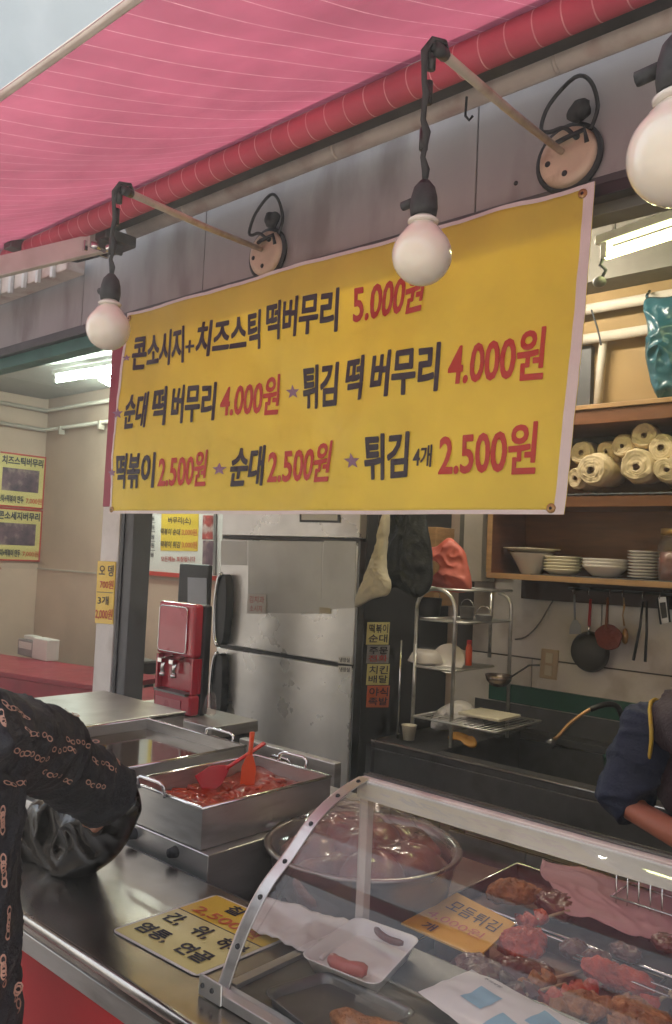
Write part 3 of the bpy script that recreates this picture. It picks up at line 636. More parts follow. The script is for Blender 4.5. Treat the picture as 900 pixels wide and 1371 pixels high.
MB().box((c.x-.135, c.y-.055, .7905), (c.x+.135, c.y+.075, .805)).build('box_lid', 'signgrey', cx2, bevel=.004)

#@@FRIDGE
# ================================================================== FRIDGE
YFR = 2.6; FX0, FX1 = -3.07, -2.19
fr = thing('refrigerator', 'tall two door stainless commercial refrigerator with dark side', 'refrigerator', ((FX0+FX1)/2, YFR+.35, .02))
MB().box((FX0, YFR+.045, .08), (FX1, YB-.03, 1.98)).build('cabinet', 'fridgeside', fr, bevel=.006)
zs = at(384, 879, Y=YFR).z; ztop = at(384, 722, Y=YFR).z
for nm, a, b in (('lower_door', .14, zs-.008), ('upper_door', zs+.008, ztop-.006)):
    MB().box((FX0+.004, YFR, a), (FX1-.012, YFR+.044, b)).build(nm, 'fridge', fr, bevel=.006)
hd = MB().box((FX0+.004, YFR-.002, ztop+.012), (FX1-.004, YFR+.044, 1.97)).build('header_panel', 'fridge', fr, bevel=.004)
MB().box((FX0+.004, YFR+.006, ztop-.004), (FX1-.006, YFR+.02, ztop+.010)).build('header_gap', 'dark', fr)
MB().box((FX0+.004, YFR+.012, zs-.0075), (FX1-.012, YFR+.04, zs+.0075)).build('door_gasket', 'black', fr)
MB().box((FX1-.011, YFR+.004, .14), (FX1-.001, YFR+.044, ztop)).build('hinge_rail', 'dsteel', fr)
dp = px4([(402, 688), (456, 689), (456, 700), (402, 699)], Y=YFR-.003); plate(dp, (0, -.004, 0), 'display', 'black', hd)
dp = px4([(404, 688), (452, 689), (452, 697), (404, 696)], Y=YFR-.008); plate(dp, (0, -.001, 0), 'display_card', 'paperwhite', hd)
# D shaped handles
def fhandle(y0, y1):
    top, bot = at(297, y0, Y=YFR), at(297, y1, Y=YFR); x0 = FX0+.035; H = top.z-bot.z; cz = (top.z+bot.z)/2
    xc = at(297, 800, Y=YFR-.05).x; N = 16; L_ = []; R2 = []
    for i in range(N+1):
        a = -PI/2+PI*i/N; c_ = max(0, math.cos(a))**.75; L_.append(Vector((xc-.040*c_, YFR-.05, cz+H/2*math.sin(a)))); R2.append(Vector((xc+.034*c_, YFR-.05, cz+H/2*math.sin(a))))
    h = MB().poly(L_+R2[1:-1][::-1], (0, .045, 0)).build('door_handle', 'black', fr, bevel=.004)
    MB().tube([v+Vector((-.002, -.004, 0)) for v in L_], .010, 10).build('handle_trim', 'chrome', h)
fhandle(768, 862); fhandle(873, 970)
# film remnants and notes on the doors
def dplate(q, nm, mm, off=-.001, yy=YFR-.0005): return plate(px4(q, Y=yy), (0, off, 0), nm, mm, fr)
dplate([(333, 724), (432, 725), (430, 822), (332, 820)], 'film_patch', 'film'); dplate([(434, 724), (477, 725), (475, 814), (430, 816)], 'film_patch', 'film', -.0016)
dplate([(296, 724), (331, 724), (331, 757), (296, 756)], 'film_patch', 'film', -.0013)
nt_ = thing('taped_note', 'small white handwritten note stuck on the upper fridge door', 'note', at(345, 822, Y=YFR-.004))
n4 = px4([(332, 795), (357, 796), (356, 822), (331, 821)], Y=YFR-.004); plate(n4, (0, -.001, 0), 'paper', 'paperwhite', nt_)
text('김치과', inset(n4, .1, .55, .9, .9), 'inkred', nt_, (0, -.002, 0), .0); text('소시지', inset(n4, .15, .1, .8, .42), 'inkred', nt_, (0, -.002, 0), .0)
for yy, lb in ((884, 'small white label reading 냉장실 just above the door seam'), (897, 'small white label reading 냉장실 just below the door seam')):
    s4 = px4([(453, yy-6), (471, yy-5), (471, yy+5), (453, yy+4)], Y=YFR-.003); ob = thing('door_label', lb, 'label', s4[3])
    plate(s4, (0, -.001, 0), 'paper', 'paperwhite', ob); text('냉장실', inset(s4, .12, .2, .88, .8), 'ink', ob, (0, -.002, 0), .02)
tg = tag(plate(px4([(428, 813), (443, 814), (443, 822), (428, 821)], Y=YFR-.003), (0, -.001, 0), 'tape_scrap', 'cloth_cream'), 'scrap of cream tape on the upper fridge door near its right edge', 'tape')
# stickers on the dark side
for i, (y0, y1, mm, t1, t2, lb) in enumerate(((833, 863, 'paperlem', '떡볶이', '순대', 'topmost yellow sticker on the dark fridge side'), (864, 888, 'papergrey', '주문', '전화', 'faded grey sticker on the dark fridge side'),
                                      (889, 917, 'paperlem', '치킨', '배달', 'yellow and red sticker below the grey one on the fridge side'), (918, 947, 'inkor', '야식', '족발', 'lowest red sticker on the dark fridge side'))):
    s4 = px4([(492, y0), (522, y0), (520, y1), (490, y1)], X=FX1+.001); ob = thing('sticker', lb, 'sticker', s4[3], 'takeaway stickers on the fridge side')
    plate(s4, (.001, 0, 0), 'paper', mm, ob)
    text(t1, inset(s4, .08, .52, .92, .92), 'ink', ob, (.002, 0, 0), .02); text(t2, inset(s4, .08, .1, .92, .46), 'ink' if i != 1 else 'inkred', ob, (.002, 0, 0), .02)

# ================================================================== WATER DISPENSER on its steel stand
st = thing('steel_stand', 'low steel stand under the red water dispenser', 'stand', (-2.3, 1.95, .0))
sxr = at(284, 965, Y=1.78).x
MB().box((-2.62, 1.78, .885), (sxr, 1.99, .925)).build('top', 'steel', st, bevel=.003)
MB().box((-2.60, 1.80, .50), (sxr-.02, 1.97, .884)).build('cupboard', 'dsteel', st, bevel=.003)
for sx in (-2.58, sxr-.04):
    for sy in (1.82, 1.95): MB().box((sx-.015, sy-.015, .02), (sx+.015, sy+.015, .499)).build('leg', 'dsteel', st)
wd = thing('water_dispenser', 'glossy red water dispenser with two taps on the steel stand', 'water dispenser', (-2.34, 1.98, .925))
WX0, WX1, WY = -2.475, -2.262, 1.815; zt_ = 1.315; zb = .926
wy1 = at(284, 850, X=WX1).y
MB().box((WX0, WY+.0455, zb), (WX1+.0, wy1, zt_-.004)).build('body', 'black', wd, bevel=.01)
MB().box((WX0, WY, zb), (WX1, WY+.045, zb+.075)).build('base', 'redgloss', wd, bevel=.012)
MB().box((WX0, WY, zt_-.19), (WX1, WY+.045, zt_)).build('head', 'redgloss', wd, bevel=.014)
MB().box((WX0, WY+.03, zb+.0755), (WX1, WY+.045, zt_-.1905)).build('recess', 'redgloss', wd, bevel=.004)
for a, b in ((WX0, WX0+.012), (WX1-.012, WX1)): MB().box((a, WY+.004, zb+.0755), (b, WY+.0295, zt_-.1905)).build('side_frame', 'redgloss', wd, bevel=.003)
pl_ = MB().box((WX0+.018, WY-.004, zt_-.175), (WX1-.035, WY+.002, zt_-.015)).build('panel', 'redpanel2', wd, bevel=.012)
# chrome rim round the panel
x0, x1, za_, zb_ = WX0+.018, WX1-.035, zt_-.175, zt_-.015; rr = .014
lp = []
for cx_, cz_, a0_ in ((x1-rr, zb_-rr, 0), (x0+rr, zb_-rr, PI/2), (x0+rr, za_+rr, PI), (x1-rr, za_+rr, 3*PI/2)):
    lp += arc((cx_, WY-.0045, cz_), rr, a0_, a0_+PI/2, (1, 0, 0), (0, 0, 1), 4)
lp.append(lp[0]); MB().tube(lp, .0022, 6).build('panel_rim', 'chrome', pl_)
for x in (-2.41, -2.345):
    tp = MB().tube([(x, WY+.05, zt_-.20), (x, WY+.0, zt_-.205), (x, WY-.012, zt_-.225), (x, WY-.012, zt_-.25)], .0085, 10).build('tap', 'chrome', wd)
    MB().box((x-.012, WY-.03, zt_-.215), (x+.012, WY-.002, zt_-.198)).build('tap_lever', 'chrome', tp, bevel=.003)
    MB().tube([(x, WY-.012, zt_-.25), (x, WY-.012, zt_-.262)], .012, 10).build('spout', 'chrome', tp)
MB().box((WX0+.015, WY-.012, zb+.07), (WX1-.015, WY+.035, zb+.078)).build('drip_tray', 'dsteel', wd, bevel=.002)
MB().box((WX0+.02, WY-.0035, zb+.012), (WX1-.05, WY-.0003, zb+.05)).build('base_label', 'redpanel2', wd)
bb = thing('black_cabinet', 'black upright box with a pale inset behind the water dispenser', 'box', (-2.85, 2.35, .02))
q = px4([(240, 754), (291, 757), (291, 815), (239, 813)], Y=2.3)
MB().box((q[0].x, 2.3, .02), (at(280, 757, Y=2.3).x, 2.325, q[0].z)).build('case', 'black', bb, bevel=.008)
plate(px4([(252, 773), (277, 774), (277, 812), (252, 811)], Y=2.298), (0, -.003, 0), 'pale_inset', 'greyblue', bb)
c = at(266, 955, Y=1.83); cp_ = MB(); cp_.ell(c+Vector((.02, .03, .03)), (.022, .022, .04), 14, 10)
o = crumple(cp_.build('plastic_bag', M['film_clear']), .012, 30); tag(o, 'small crumpled clear bag tucked beside the water dispenser', 'bag')

#@@COUNTER
# ================================================================== COUNTER
CF, CZ = .722, .88
ct = thing('counter', 'long stainless counter with a red front panel facing the street', 'counter', (-1.2, .8, .012))
XC0 = -2.75
MB().box((XC0, CF+.004, CZ-.030), (XR-.1, 1.035, CZ)).build('front_shelf', 'counter', ct, bevel=.004, seg=3)
MB().tube([(XC0, CF+.006, CZ-.009), (XR-.1, CF+.006, CZ-.009)], .009, 12).build('rolled_edge', 'counter', ct)
MB().box((XC0, CF+.004, CZ-.062), (XR-.1, CF+.02, CZ-.0305)).build('edge_band', 'steel', ct, bevel=.002)
MB().box((XC0+.01, CF+.022, .08), (XR-.11, CF+.04, CZ-.0635)).build('red_panel', 'red', ct)
MB().box((XC0+.01, CF+.05, .014), (XR-.11, CF+.07, .079)).build('kick_board', 'dark', ct)
MB().box((XC0, 1.037, .76), (XR-.1, 1.72, .80)).build('work_surface', mat('worktop_steel', (.22, .16, .13), .38, .8, var=.25, scale=5, wear=((.12, .05, .03), .7, 7)), ct, bevel=.003)  # brownish tint puts the red awning's reflection into the steel colour
MB().box((XC0, 1.0355, .801), (XR-.1, 1.040, CZ-.002)).build('step_face', 'dsteel', ct)
for x in (-2.7, -1.9, -1.1, -.3, .5, 1.4): MB().box((x-.02, 1.66, .021), (x+.02, 1.70, .759)).build('leg', 'dsteel', ct)

# burner box under the pans
bx_ = thing('gas_burner_box', 'steel burner box with black knobs under the chilli rice cake pan', 'burner', (-1.5, 1.25, .80))
MB().box((-2.45, 1.055, .801), (-1.235, 1.60, .918)).build('casing', 'steel', bx_, bevel=.003)
for x in (-2.0, -1.78, -1.475, -1.335):
    k = MB().lathe([(.0005, -.016), (.009, -.016), (.011, -.004), (.012, 0)], (x, 1.055, .899), 16, (0, 1, 0)).build('knob', 'blackr', bx_)
MB().box((-1.95, 1.052, .888), (-1.85, 1.0548, .908)).build('badge', 'chrome', bx_)

def pan(x0, x1, y0, y1, zb, zt, t, wall=.004, m='steel'):
    """open square pan: four walls, floor, rolled rim, each real thickness"""
    b = MB(); b.box((x0, y0, zb), (x1, y1, zb+.004)); b.build('floor_plate', m, t)
    b = MB()
    for a, c in (((x0, y0, zb+.004), (x1, y0+wall, zt)), ((x0, y1-wall, zb+.004), (x1, y1, zt)), ((x0, y0+wall, zb+.004), (x0+wall, y1-wall, zt)), ((x1-wall, y0+wall, zb+.004), (x1, y1-wall, zt))): b.box(a, c)
    b.build('walls', m, t)
    MB().tube([(x0, y0, zt), (x1, y0, zt), (x1, y1, zt), (x0, y1, zt), (x0, y0, zt), (x1, y0, zt)], .0035, 8, caps=False).build('rim', 'chrome', t)
def wire_handle(p, q, up, t, r=.004, m='chrome'):
    p, q, up = Vector(p), Vector(q), Vector(up); d = (q-p); k = .14
    MB().tube([p, p+up*.8, p+up+d*k, q+up-d*k, q+up*.8, q], r, 10).build('handle', m, t)
# chilli rice cake pan
tk = thing('rice_cake_pan', 'square steel pan of red chilli rice cakes with wire handles', 'pan', (-1.4, 1.25, .92))
TX0, TX1, TY0, TY1 = -1.515, -1.262, 1.058, 1.425
TY1 = 1.43
pan(TX0, TX1, TY0, TY1, .92, 1.0, tk)
wire_handle((TX0+.045, TY0-.002, .995), (TX0+.135, TY0-.002, .995), (0, -.006, .028), tk)
wire_handle((TX0+.08, TY1+.002, .995), (TX0+.17, TY1+.002, .995), (0, .006, .028), tk)
def sur(u, v):
    x, y = TX0+.005+u*(TX1-TX0-.01), TY0+.005+v*(TY1-TY0-.01)
    return Vector((x, y, .962+.010*noise.noise(Vector((x*22, y*22, 0)))+.012*noise.noise(Vector((x*9, y*9, 3)))+.014*(v-.5)))
stuff(MB().grid(sur, 60, 70).build('chilli_sauce', 'sauce', tk))
b = MB()
for i in range(120):
    u, v = random.random(), random.random(); p = sur(.05+.9*u, .05+.9*v)-Vector((0, 0, .0035)); a = random.uniform(0, PI); d = Vector((math.cos(a), math.sin(a), random.uniform(-.25, .25)))*.017
    b.tube([p-d, p-d*.9, p+d*.9, p+d], [.004, .0068, .0068, .004], 8)
stuff(b.build('rice_cakes', 'tteok', tk))
# spatulas in the sauce
def spatula(tip, head_w, base, m, label, nm='spatula'):
    tip, base = Vector(tip), Vector(base); t = thing(nm, label, 'spatula', base)
    d = (tip-base).normalized(); s_ = d.cross(Vector((.6, -.8, 0))).normalized(); n_ = d.cross(s_).normalized()
    MB().tube([base+d*.07, base.lerp(tip, .6), tip], [.0065, .006, .0075], 10, flat=.6).build('grip', m, t)
    prof = [(-.5, 0), (-.5, .6), (-.32, .85), (-.1, 1.1), (.1, 1.1), (.32, .85), (.5, .6), (.5, 0)]
    MB().poly([base+s_*(a*head_w)+d*(b_*.07)-n_*.002 for a, b_ in prof], n_*.004).build('blade', m, t, bevel=.001)
    return t
base1 = at(268, 1052, Z=.968); tip1 = at(354, 995, Z=1.05)
spatula(tip1, .05, base1, 'redplastic', 'red spatula leaning low across the chilli pan')
base2 = at(331, 1052, Z=.962); tip2 = at(338, 980, Z=1.085)
spatula(tip2, .034, base2, 'orange', 'orange spatula standing upright in the chilli pan')
# middle pan with dark broth, left flat lidded pan
p2 = thing('broth_pan', 'wide steel pan of dark broth behind the chilli pan', 'pan', (-1.79, 1.28, .92))
pan(-2.01, -1.585, 1.085, 1.46, .92, 1.005, p2)
MB().grid(lambda u, v: Vector((-2.005+.415*u, 1.09+.365*v, .978)), 2, 2).build('broth', 'broth', p2)
wire_handle((-1.75, 1.462, .998), (-1.64, 1.462, .998), (0, .006, .026), p2)
p3 = thing('lidded_pan', 'flat lidded steel pan at the far left beside the white post', 'pan', (-2.25, 1.36, .92))
pan(-2.46, -2.02, 1.10, 1.60, .92, 1.0, p3)
MB().box((-2.465, 1.095, 1.004), (-2.017, 1.605, 1.010)).build('lid', 'steel', p3, bevel=.002)
wire_handle((-2.43, 1.13, 1.009), (-2.35, 1.13, 1.009), (0, 0, .03), p3)
# spare steel tray standing behind with its handle
q = px4([(322, 985), (450, 1020), (448, 1052), (318, 1045)], Y=1.74)
lt = thing('upright_tray', 'grey steel tray with wire handle stood on edge behind the chilli pan', 'tray', (q[3].x, 1.74, .80))
zz0 = .80
MB().poly([(q[0].x, 1.735, zz0), (q[1].x, 1.735, zz0), (q[1].x, 1.735, q[0].z-.006), (q[0].x, 1.735, q[0].z-.006)], (0, .03, 0)).build('tray_body', 'steel', lt, bevel=.004)
h1 = at(366, 1012, Y=1.733); wire_handle((h1.x, 1.734, h1.z-.02), (h1.x+.075, 1.734, h1.z-.02), (0, -.012, .025), lt)
b4 = MB().box((q[0].x-.02, 1.73, .60), (XR-.2, 1.76, .758)).build('rear_apron', 'dark', ct)

# ---- sign lying on the counter
SZ = CZ+.0012
s4 = [at(290, 1198, Z=SZ), None, at(264, 1309, Z=SZ), at(148, 1246, Z=SZ)]
s4[1] = s4[0]+(s4[2]-s4[3])
sg = thing('counter_sign', 'laminated yellow price sign lying flat on the steel counter', 'price sign', s4[3])
def rrect(c4, r, n=5):
    tl, tr_, br, bl = c4; out = []
    ux = (br-bl).normalized(); uy = (tl-bl).normalized()
    for c, sx, sy, a0_ in ((bl, 1, 1, PI), (br, -1, 1, 1.5*PI), (tr_, -1, -1, 0), (tl, 1, -1, .5*PI)):
        cc = c+ux*r*sx+uy*r*sy; out += [cc+ux*r*math.cos(a0_+PI/2*i/n)+uy*r*math.sin(a0_+PI/2*i/n) for i in range(n+1)]
    return out
MB().poly(rrect(s4, .014), (0, 0, .0012)).build('laminate', 'paperwhite', sg)
i4 = inset(s4, .025, .02, .975, .98)
MB().poly([v+Vector((0, 0, .0013)) for v in inset(i4, 0, 0, 1, .60)][::-1], (0, 0, .0004)).build('lemon_print', 'paperlem', sg)
MB().poly([v+Vector((0, 0, .0013)) for v in inset(i4, 0, .605, 1, 1)][::-1], (0, 0, .0004)).build('yellow_print', 'paperyel', sg)
up_ = (0, 0, .0024)
MB().poly([v+Vector((0, 0, .0017)) for v in inset(i4, 0, .598, 1, .608)][::-1], (0, 0, .0004)).build('divider', 'ink', sg)
for bd, bx4, mm, wt in (('간,', (.06, .36, .26, .54), 'ink', .035), ('위,', (.40, .36, .60, .54), 'ink', .035), ('허파', (.70, .36, .98, .53), 'ink', .035),
                        ('염통,', (.06, .10, .44, .27), 'ink', .035), ('연골', (.56, .10, .90, .27), 'ink', .035),
                        ('2,500원', (.10, .63, .86, .78), 'inkor', .02), ('찰', (.28, .82, .47, .97), 'ink', .035), ('순대', (.58, .82, .96, .97), 'ink', .035)):
    text(bd, inset(i4, *bx4), mm, sg, up_, wt)

#@@CASE
# ================================================================== DISPLAY CASE
dc = thing('display_case', 'curved clear display case with pale metal frame on the counter', 'display case', (-.3, .95, CZ))
CX0, CX1 = -.895, XR-.25
arcpx = [(295, 1335), (322, 1250), (352, 1190), (385, 1145), (420, 1095), (455, 1062), (485, 1043)]
AP = [at(x, y, X=CX0) for x, y in arcpx]; AP[0].z = CZ+.004
PR = spl(AP, 5); YR_ = PR[-1].y; ZT_ = PR[-1].z
MB().grid(lambda u, v: Vector((CX0+.004+(CX1-CX0-.008)*u, 0, 0))+Vector((0, *PR[round(v*(len(PR)-1))].yz)), 24, len(PR)-1).build('front_glass', M['glass'], dc)
ep = [Vector((CX0+.002, p.y+.004, p.z-.004)) for p in PR]+[Vector((CX0+.002, YR_-.006, CZ+.014))]
ep[0].z = CZ+.014
MB().add(ep, [tuple(range(len(ep)))]).build('end_glass', M['glass'], dc)
fw = .017
def ribbon(x0, x1, o_in, o_out):
    b = MB(); n = len(PR); rows = []
    for i, p in enumerate(PR):
        t = (PR[min(i+1, n-1)]-PR[max(i-1, 0)]); nr = Vector((0, -t.z, t.y)).normalized()
        rows += [Vector((x0, p.y, p.z))+nr*o_in, Vector((x1, p.y, p.z))+nr*o_in, Vector((x1, p.y, p.z))+nr*o_out, Vector((x0, p.y, p.z))+nr*o_out]
    fs = [(4*i+k, 4*i+(k+1) % 4, 4*i+4+(k+1) % 4, 4*i+4+k) for i in range(n-1) for k in range(4)]+[(0, 1, 2, 3), tuple(4*(n-1)+k for k in (3, 2, 1, 0))]
    return b.add(rows, fs)
ribbon(CX0-.003, CX0+fw, .0015, .0045).build('edge_strip', 'steel', dc, bevel=.001)
ribbon(CX0-.006, CX0-.003, -.012, .004).build('edge_strip', 'cream', dc, bevel=.001)
for i in (4, 9, 14, 19, 24, 28):
    p = PR[min(i, len(PR)-1)]; t = (PR[min(i+1, len(PR)-1)]-PR[i-1]); nr = Vector((0, -t.z, t.y)).normalized()
    MB().lathe([(.0005, .003), (.003, .0025), (.0042, 0)], Vector((CX0+.008, p.y, p.z))+nr*.0045, 10, nr).build('rivet', 'blackr', dc)
# rails and posts
MB().box((CX0-.004, YR_-.004, ZT_-.012), (CX1, YR_+.030, ZT_+.004)).build('top_rail', 'cream', dc, bevel=.002)
MB().box((CX0-.004, YR_-.008, ZT_-.030), (CX1, YR_-.0045, ZT_+.001)).build('rail_face', 'white', dc, bevel=.001)
MB().box((CX0-.004, YR_+.008, ZT_+.0045), (CX1, YR_+.011, ZT_+.008)).build('slide_track', 'dsteel', dc)
MB().box((CX0-.004, YR_+.020, ZT_+.0045), (CX1, YR_+.023, ZT_+.008)).build('slide_track', 'dsteel', dc)
MB().box((CX0-.002, YR_-.002, CZ+.012), (CX0+.016, YR_+.016, ZT_-.0305)).build('corner_post', 'cream', dc, bevel=.002)
MB().box((CX1-.02, YR_-.002, CZ+.012), (CX1-.002, YR_+.016, ZT_-.0305)).build('corner_post', 'cream', dc, bevel=.002)
y0_ = AP[0].y
MB().box((CX0-.012, y0_-.022, CZ+.001), (CX1, y0_-.004, CZ+.016)).build('base_rail', 'steel', dc, bevel=.002)
MB().box((CX0-.012, y0_-.0035, CZ+.001), (CX1, y0_+.014, CZ+.009)).build('base_rail', 'white', dc, bevel=.001)
fl = MB().box((CX0-.018, y0_-.026, CZ+.001), (CX0+.03, y0_-.022, CZ+.030)).build('corner_foot', 'steel', dc, bevel=.002)
for dx in (0, .02): MB().ell((CX0-.008+dx, y0_-.0265, CZ+.017), .0035, 8, 6).build('rivet', 'blackr', dc)
MB().box((CX0-.002, y0_+.016, CZ+.001), (CX0+.014, YR_-.004, CZ+.011)).build('end_rail', 'steel', dc, bevel=.001)
MB().box((CX0+.015, y0_+.016, CZ+.001), (CX1-.02, YR_+.01, CZ+.005)).build('case_floor', 'dsteel', dc)
FZ = CZ+.006

# ---- things in the case
def hull_tray(c4, depth, flare, wall, nm, m, label, cat, z):
    """rounded tray: outer skirt, rolled lip and sunken floor from four corner points"""
    c4 = [Vector((p.x, p.y, z)) for p in c4]; t = thing(nm, label, cat, sum(c4, Vector())/4)
    cen = sum(c4, Vector())/4
    def ring(s_, dz): return [cen+(p-cen)*s_+Vector((0, 0, dz)) for p in rrect(c4, .018, 4)]
    rings = [ring(flare, .0), ring(.97, depth*.8), ring(1.03, depth), ring(1.035, depth-.003+.004), ring(1.0, depth+.001), ring(.93, depth*.75), ring(flare*.96, .004)]
    n = len(rings[0]); b = MB(); vs = [v for r in rings for v in r]
    b.add(vs, [(i*n+k, i*n+(k+1) % n, (i+1)*n+(k+1) % n, (i+1)*n+k) for i in range(len(rings)-1) for k in range(n)]+[tuple(range(n))[::-1]], True)
    b.add(rings[-1], [tuple(range(n))]); b.build('tray_shell', m, t); return t
q4 = px4([(478, 1232), (563, 1262), (502, 1325), (402, 1284)], Z=FZ+.02)
tr1 = hull_tray(q4, .022, .86, .004, 'foam_tray', 'foam', 'white foam tray of sliced sausage inside the display case', 'tray', FZ+.003)
def sausage(p, q, r, m, label, cat='sausage', nm='sausage', grp=None, bend=.01):
    p, q = Vector(p), Vector(q); s_ = (q-p).cross(Vector((0, 0, 1))).normalized(); N = 10
    pts = [p.lerp(q, i/N)+s_*bend*math.sin(PI*i/N) for i in range(N+1)]; rs = [r*(.35+.65*min(1, math.sin(PI*(i+.6)/(N+1.2))*2.2)) for i in range(N+1)]
    return tag(crumple(MB().tube(pts, rs, 14).build(nm, m), r*.25, 60), label, cat, grp)
sausage(at(443, 1282, Z=FZ+.02), at(492, 1300, Z=FZ+.02), .010, mat('pink_sausage', (.55, .17, .15), .35, var=.2, coat=.3), 'pink sausage lying at the near end of the foam tray')
sausage(at(503, 1243, Z=FZ+.025), at(540, 1263, Z=FZ+.025), .0055, 'sausage', 'thin brown sausage lying at the far edge of the foam tray')
# griddle with rounded rim at the front corner
gq = px4([(440, 1303), (560, 1360), (440, 1400), (352, 1330)], Z=FZ+.012)
gr = hull_tray(gq, .014, .93, .004, 'black_griddle', M['dsteel'], 'dark shallow griddle plate at the near left corner of the case', 'griddle', FZ+.001)
c = sum(gq, Vector())/4
sausage((c.x+.02, c.y-.02, FZ+.014), (c.x+.12, c.y+.01, FZ+.014), .016, 'brownfry', 'pale brown fried roll lying on the dark griddle plate', 'fried roll', 'fried_roll')
sausage((c.x+.10, c.y-.05, FZ+.014), (c.x+.17, c.y-.01, FZ+.014), .016, 'brownfry', 'pale brown fried roll half hidden at the lower edge of the picture', 'fried roll', 'fried_roll')
# white paper under the tray at the left, blue white packet at the right
def sheet(c4, z, amp, m, nm, label, cat, nu=22, nv=14, seed=0, drop=0):
    c4 = [Vector((p.x, p.y, z)) for p in c4]
    fn = lambda u, v: blend(c4, u, v)+Vector((0, 0, amp*(1+noise.noise(Vector((u*4+seed, v*3, seed)))+.5*noise.noise(Vector((u*11, v*9, seed+4))))))
    return tag(MB().grid(fn, nu, nv).build(nm, m, solid=.0012), label, cat)
sheet(px4([(355, 1203), (478, 1240), (432, 1290), (335, 1245)], Z=FZ+.004), FZ+.002, .006, 'foam', 'paper_sheet', 'crumpled white wrapping paper behind the foam tray in the case', 'paper', seed=2)
# soft packet
pk4 = px4([(632, 1292), (790, 1372), (690, 1420), (560, 1322)], Z=FZ+.02)
pk = thing('plastic_packet', 'glossy white plastic packet with pale blue print in the case', 'packet', sum(pk4, Vector())/4-Vector((0, 0, .014)))
def pkf(u, v, s_): return blend([Vector((p.x, p.y, FZ+.014)) for p in pk4], u, v)+Vector((0, 0, s_*.012*(math.sin(PI*u)*math.sin(PI*v))**.4+.003*noise.noise(Vector((u*6, v*6, 1)))))
b = MB().grid(lambda u, v: pkf(u, v, 1), 20, 14); b.grid(lambda u, v: pkf(u, v, -1), 20, 14); b.build('wrapper', 'foam', pk)
for u0, v0, u1, v1 in ((.3, .25, .5, .6), (.62, .1, .8, .4), (.75, .5, .9, .8)):
    MB().grid(lambda u, v: pkf(u0+(u1-u0)*u, v0+(v1-v0)*v, 1)+Vector((0, 0, .0012)), 8, 6).build('blue_print', 'lightblue', pk)
text('주의사항', [pkf(.22, .83, 1), pkf(.38, .83, 1), pkf(.38, .77, 1), pkf(.22, .77, 1)], 'ink', pk, (0, 0, .002), .01)

# ---- big basin of meat behind the case
bc_ = at(486, 1132, Z=.93); BR_ = (at(620, 1150, Z=.93)-at(351, 1128, Z=.93)).length/2
bs = thing('steel_basin', 'large round steel basin standing behind the curved display case', 'basin', (bc_.x, bc_.y, .801))
prof = [(.001, .0), (BR_*.74, .0), (BR_*.82, .012), (BR_*.93, .11), (BR_*.95, .125), (BR_*.99, .129), (BR_, .133), (BR_*.985, .137), (BR_*.93, .134), (BR_*.9, .115), (BR_*.78, .014), (.001, .006)]
MB().lathe(prof, (bc_.x, bc_.y, .801), 56).build('bowl', mat('basin_steel', (.36, .32, .30), .3, .95, var=.15, scale=5), bs)
MB().tube([(bc_.x-BR_*.99, bc_.y-.05, .925), (bc_.x-BR_*1.06, bc_.y-.03, .925), (bc_.x-BR_*1.06, bc_.y+.03, .925), (bc_.x-BR_*.99, bc_.y+.05, .925)], .005, 8).build('handle', 'chrome', bs)
# meat pieces
mp = []
k = 0
for i in range(7):
    a = i*2*PI/7+.3; rr = BR_*.5; p = Vector((bc_.x+rr*math.cos(a), bc_.y+rr*math.sin(a), .895))
    rot = Matrix.Rotation(random.uniform(0, 6), 3, 'Z') @ Matrix.Rotation(random.uniform(-.5, .5), 3, 'X')
    o = MB().ell(p, (.085, .055, .05), 28, 18, rot).build('meat_piece', 'meat'); crumple(o, .028, 14, i)
    tag(o, 'boiled offal piece in the basin, '+['at the right rim', 'at the far right rim', 'at the far rim', 'at the far left rim', 'at the near left rim', 'at the near rim towards the street', 'at the near right rim'][i], 'meat', 'boiled meat pieces heaped in the basin')
o = MB().ell(bc_+Vector((0, .0, -.01)), (.09, .07, .055), 28, 18).build('meat_piece', 'meat'); crumple(o, .03, 13, 9)
tag(o, 'boiled offal piece on top of the heap in the middle of the basin', 'meat', 'boiled meat pieces heaped in the basin')
def filmf(u, v):
    r = BR_*.93*u; a = 2*PI*v
    h = .135+.06*(1-u**2)+.030*(noise.noise(Vector((math.cos(a)*u*3, math.sin(a)*u*3, 0)))+.6*abs(noise.noise(Vector((math.cos(a)*u*8, math.sin(a)*u*8, 5)))))*(1-u**4)
    return Vector((bc_.x+r*math.cos(a), bc_.y+r*math.sin(a), .801+h))
tag(MB().grid(filmf, 26, 64).build('clear_film_cover', M['film_clear']), 'crumpled clear plastic film covering the meat in the basin', 'plastic film')
# yellow card on the worktop
Y4 = px4([(612, 1197), (690, 1238), (640, 1284), (537, 1238)], Z=.862)
yc = thing('yellow_card', 'orange yellow handwritten price card propped behind the case glass', 'price card', sum(Y4, Vector())/4-Vector((0, 0, .06)))
tl, tr_, br, bl = Y4
Y4 = [tl, tr_, br, bl]
MB().poly([bl, br, tr_, tl], (0, 0, .003)).build('card', mat('amber_card', (.72, .38, .03), .4, var=.06), yc)
text('모듬튀김', inset([v+Vector((0, 0, .003)) for v in Y4], .14, .58, .9, .84), 'ink', yc, (0, 0, .0015), .0); text('4,000원', inset([v+Vector((0, 0, .003)) for v in Y4], .08, .30, .85, .48), 'inkor', yc, (0, 0, .0015), .0)
text('順', inset([v+Vector((0, 0, .003)) for v in Y4], .14, .06, .34, .22), 'ink', yc, (0, 0, .0015), .0) if False else text('개', inset([v+Vector((0, 0, .003)) for v in Y4], .2, .06, .36, .22), 'ink', yc, (0, 0, .0015), .02)
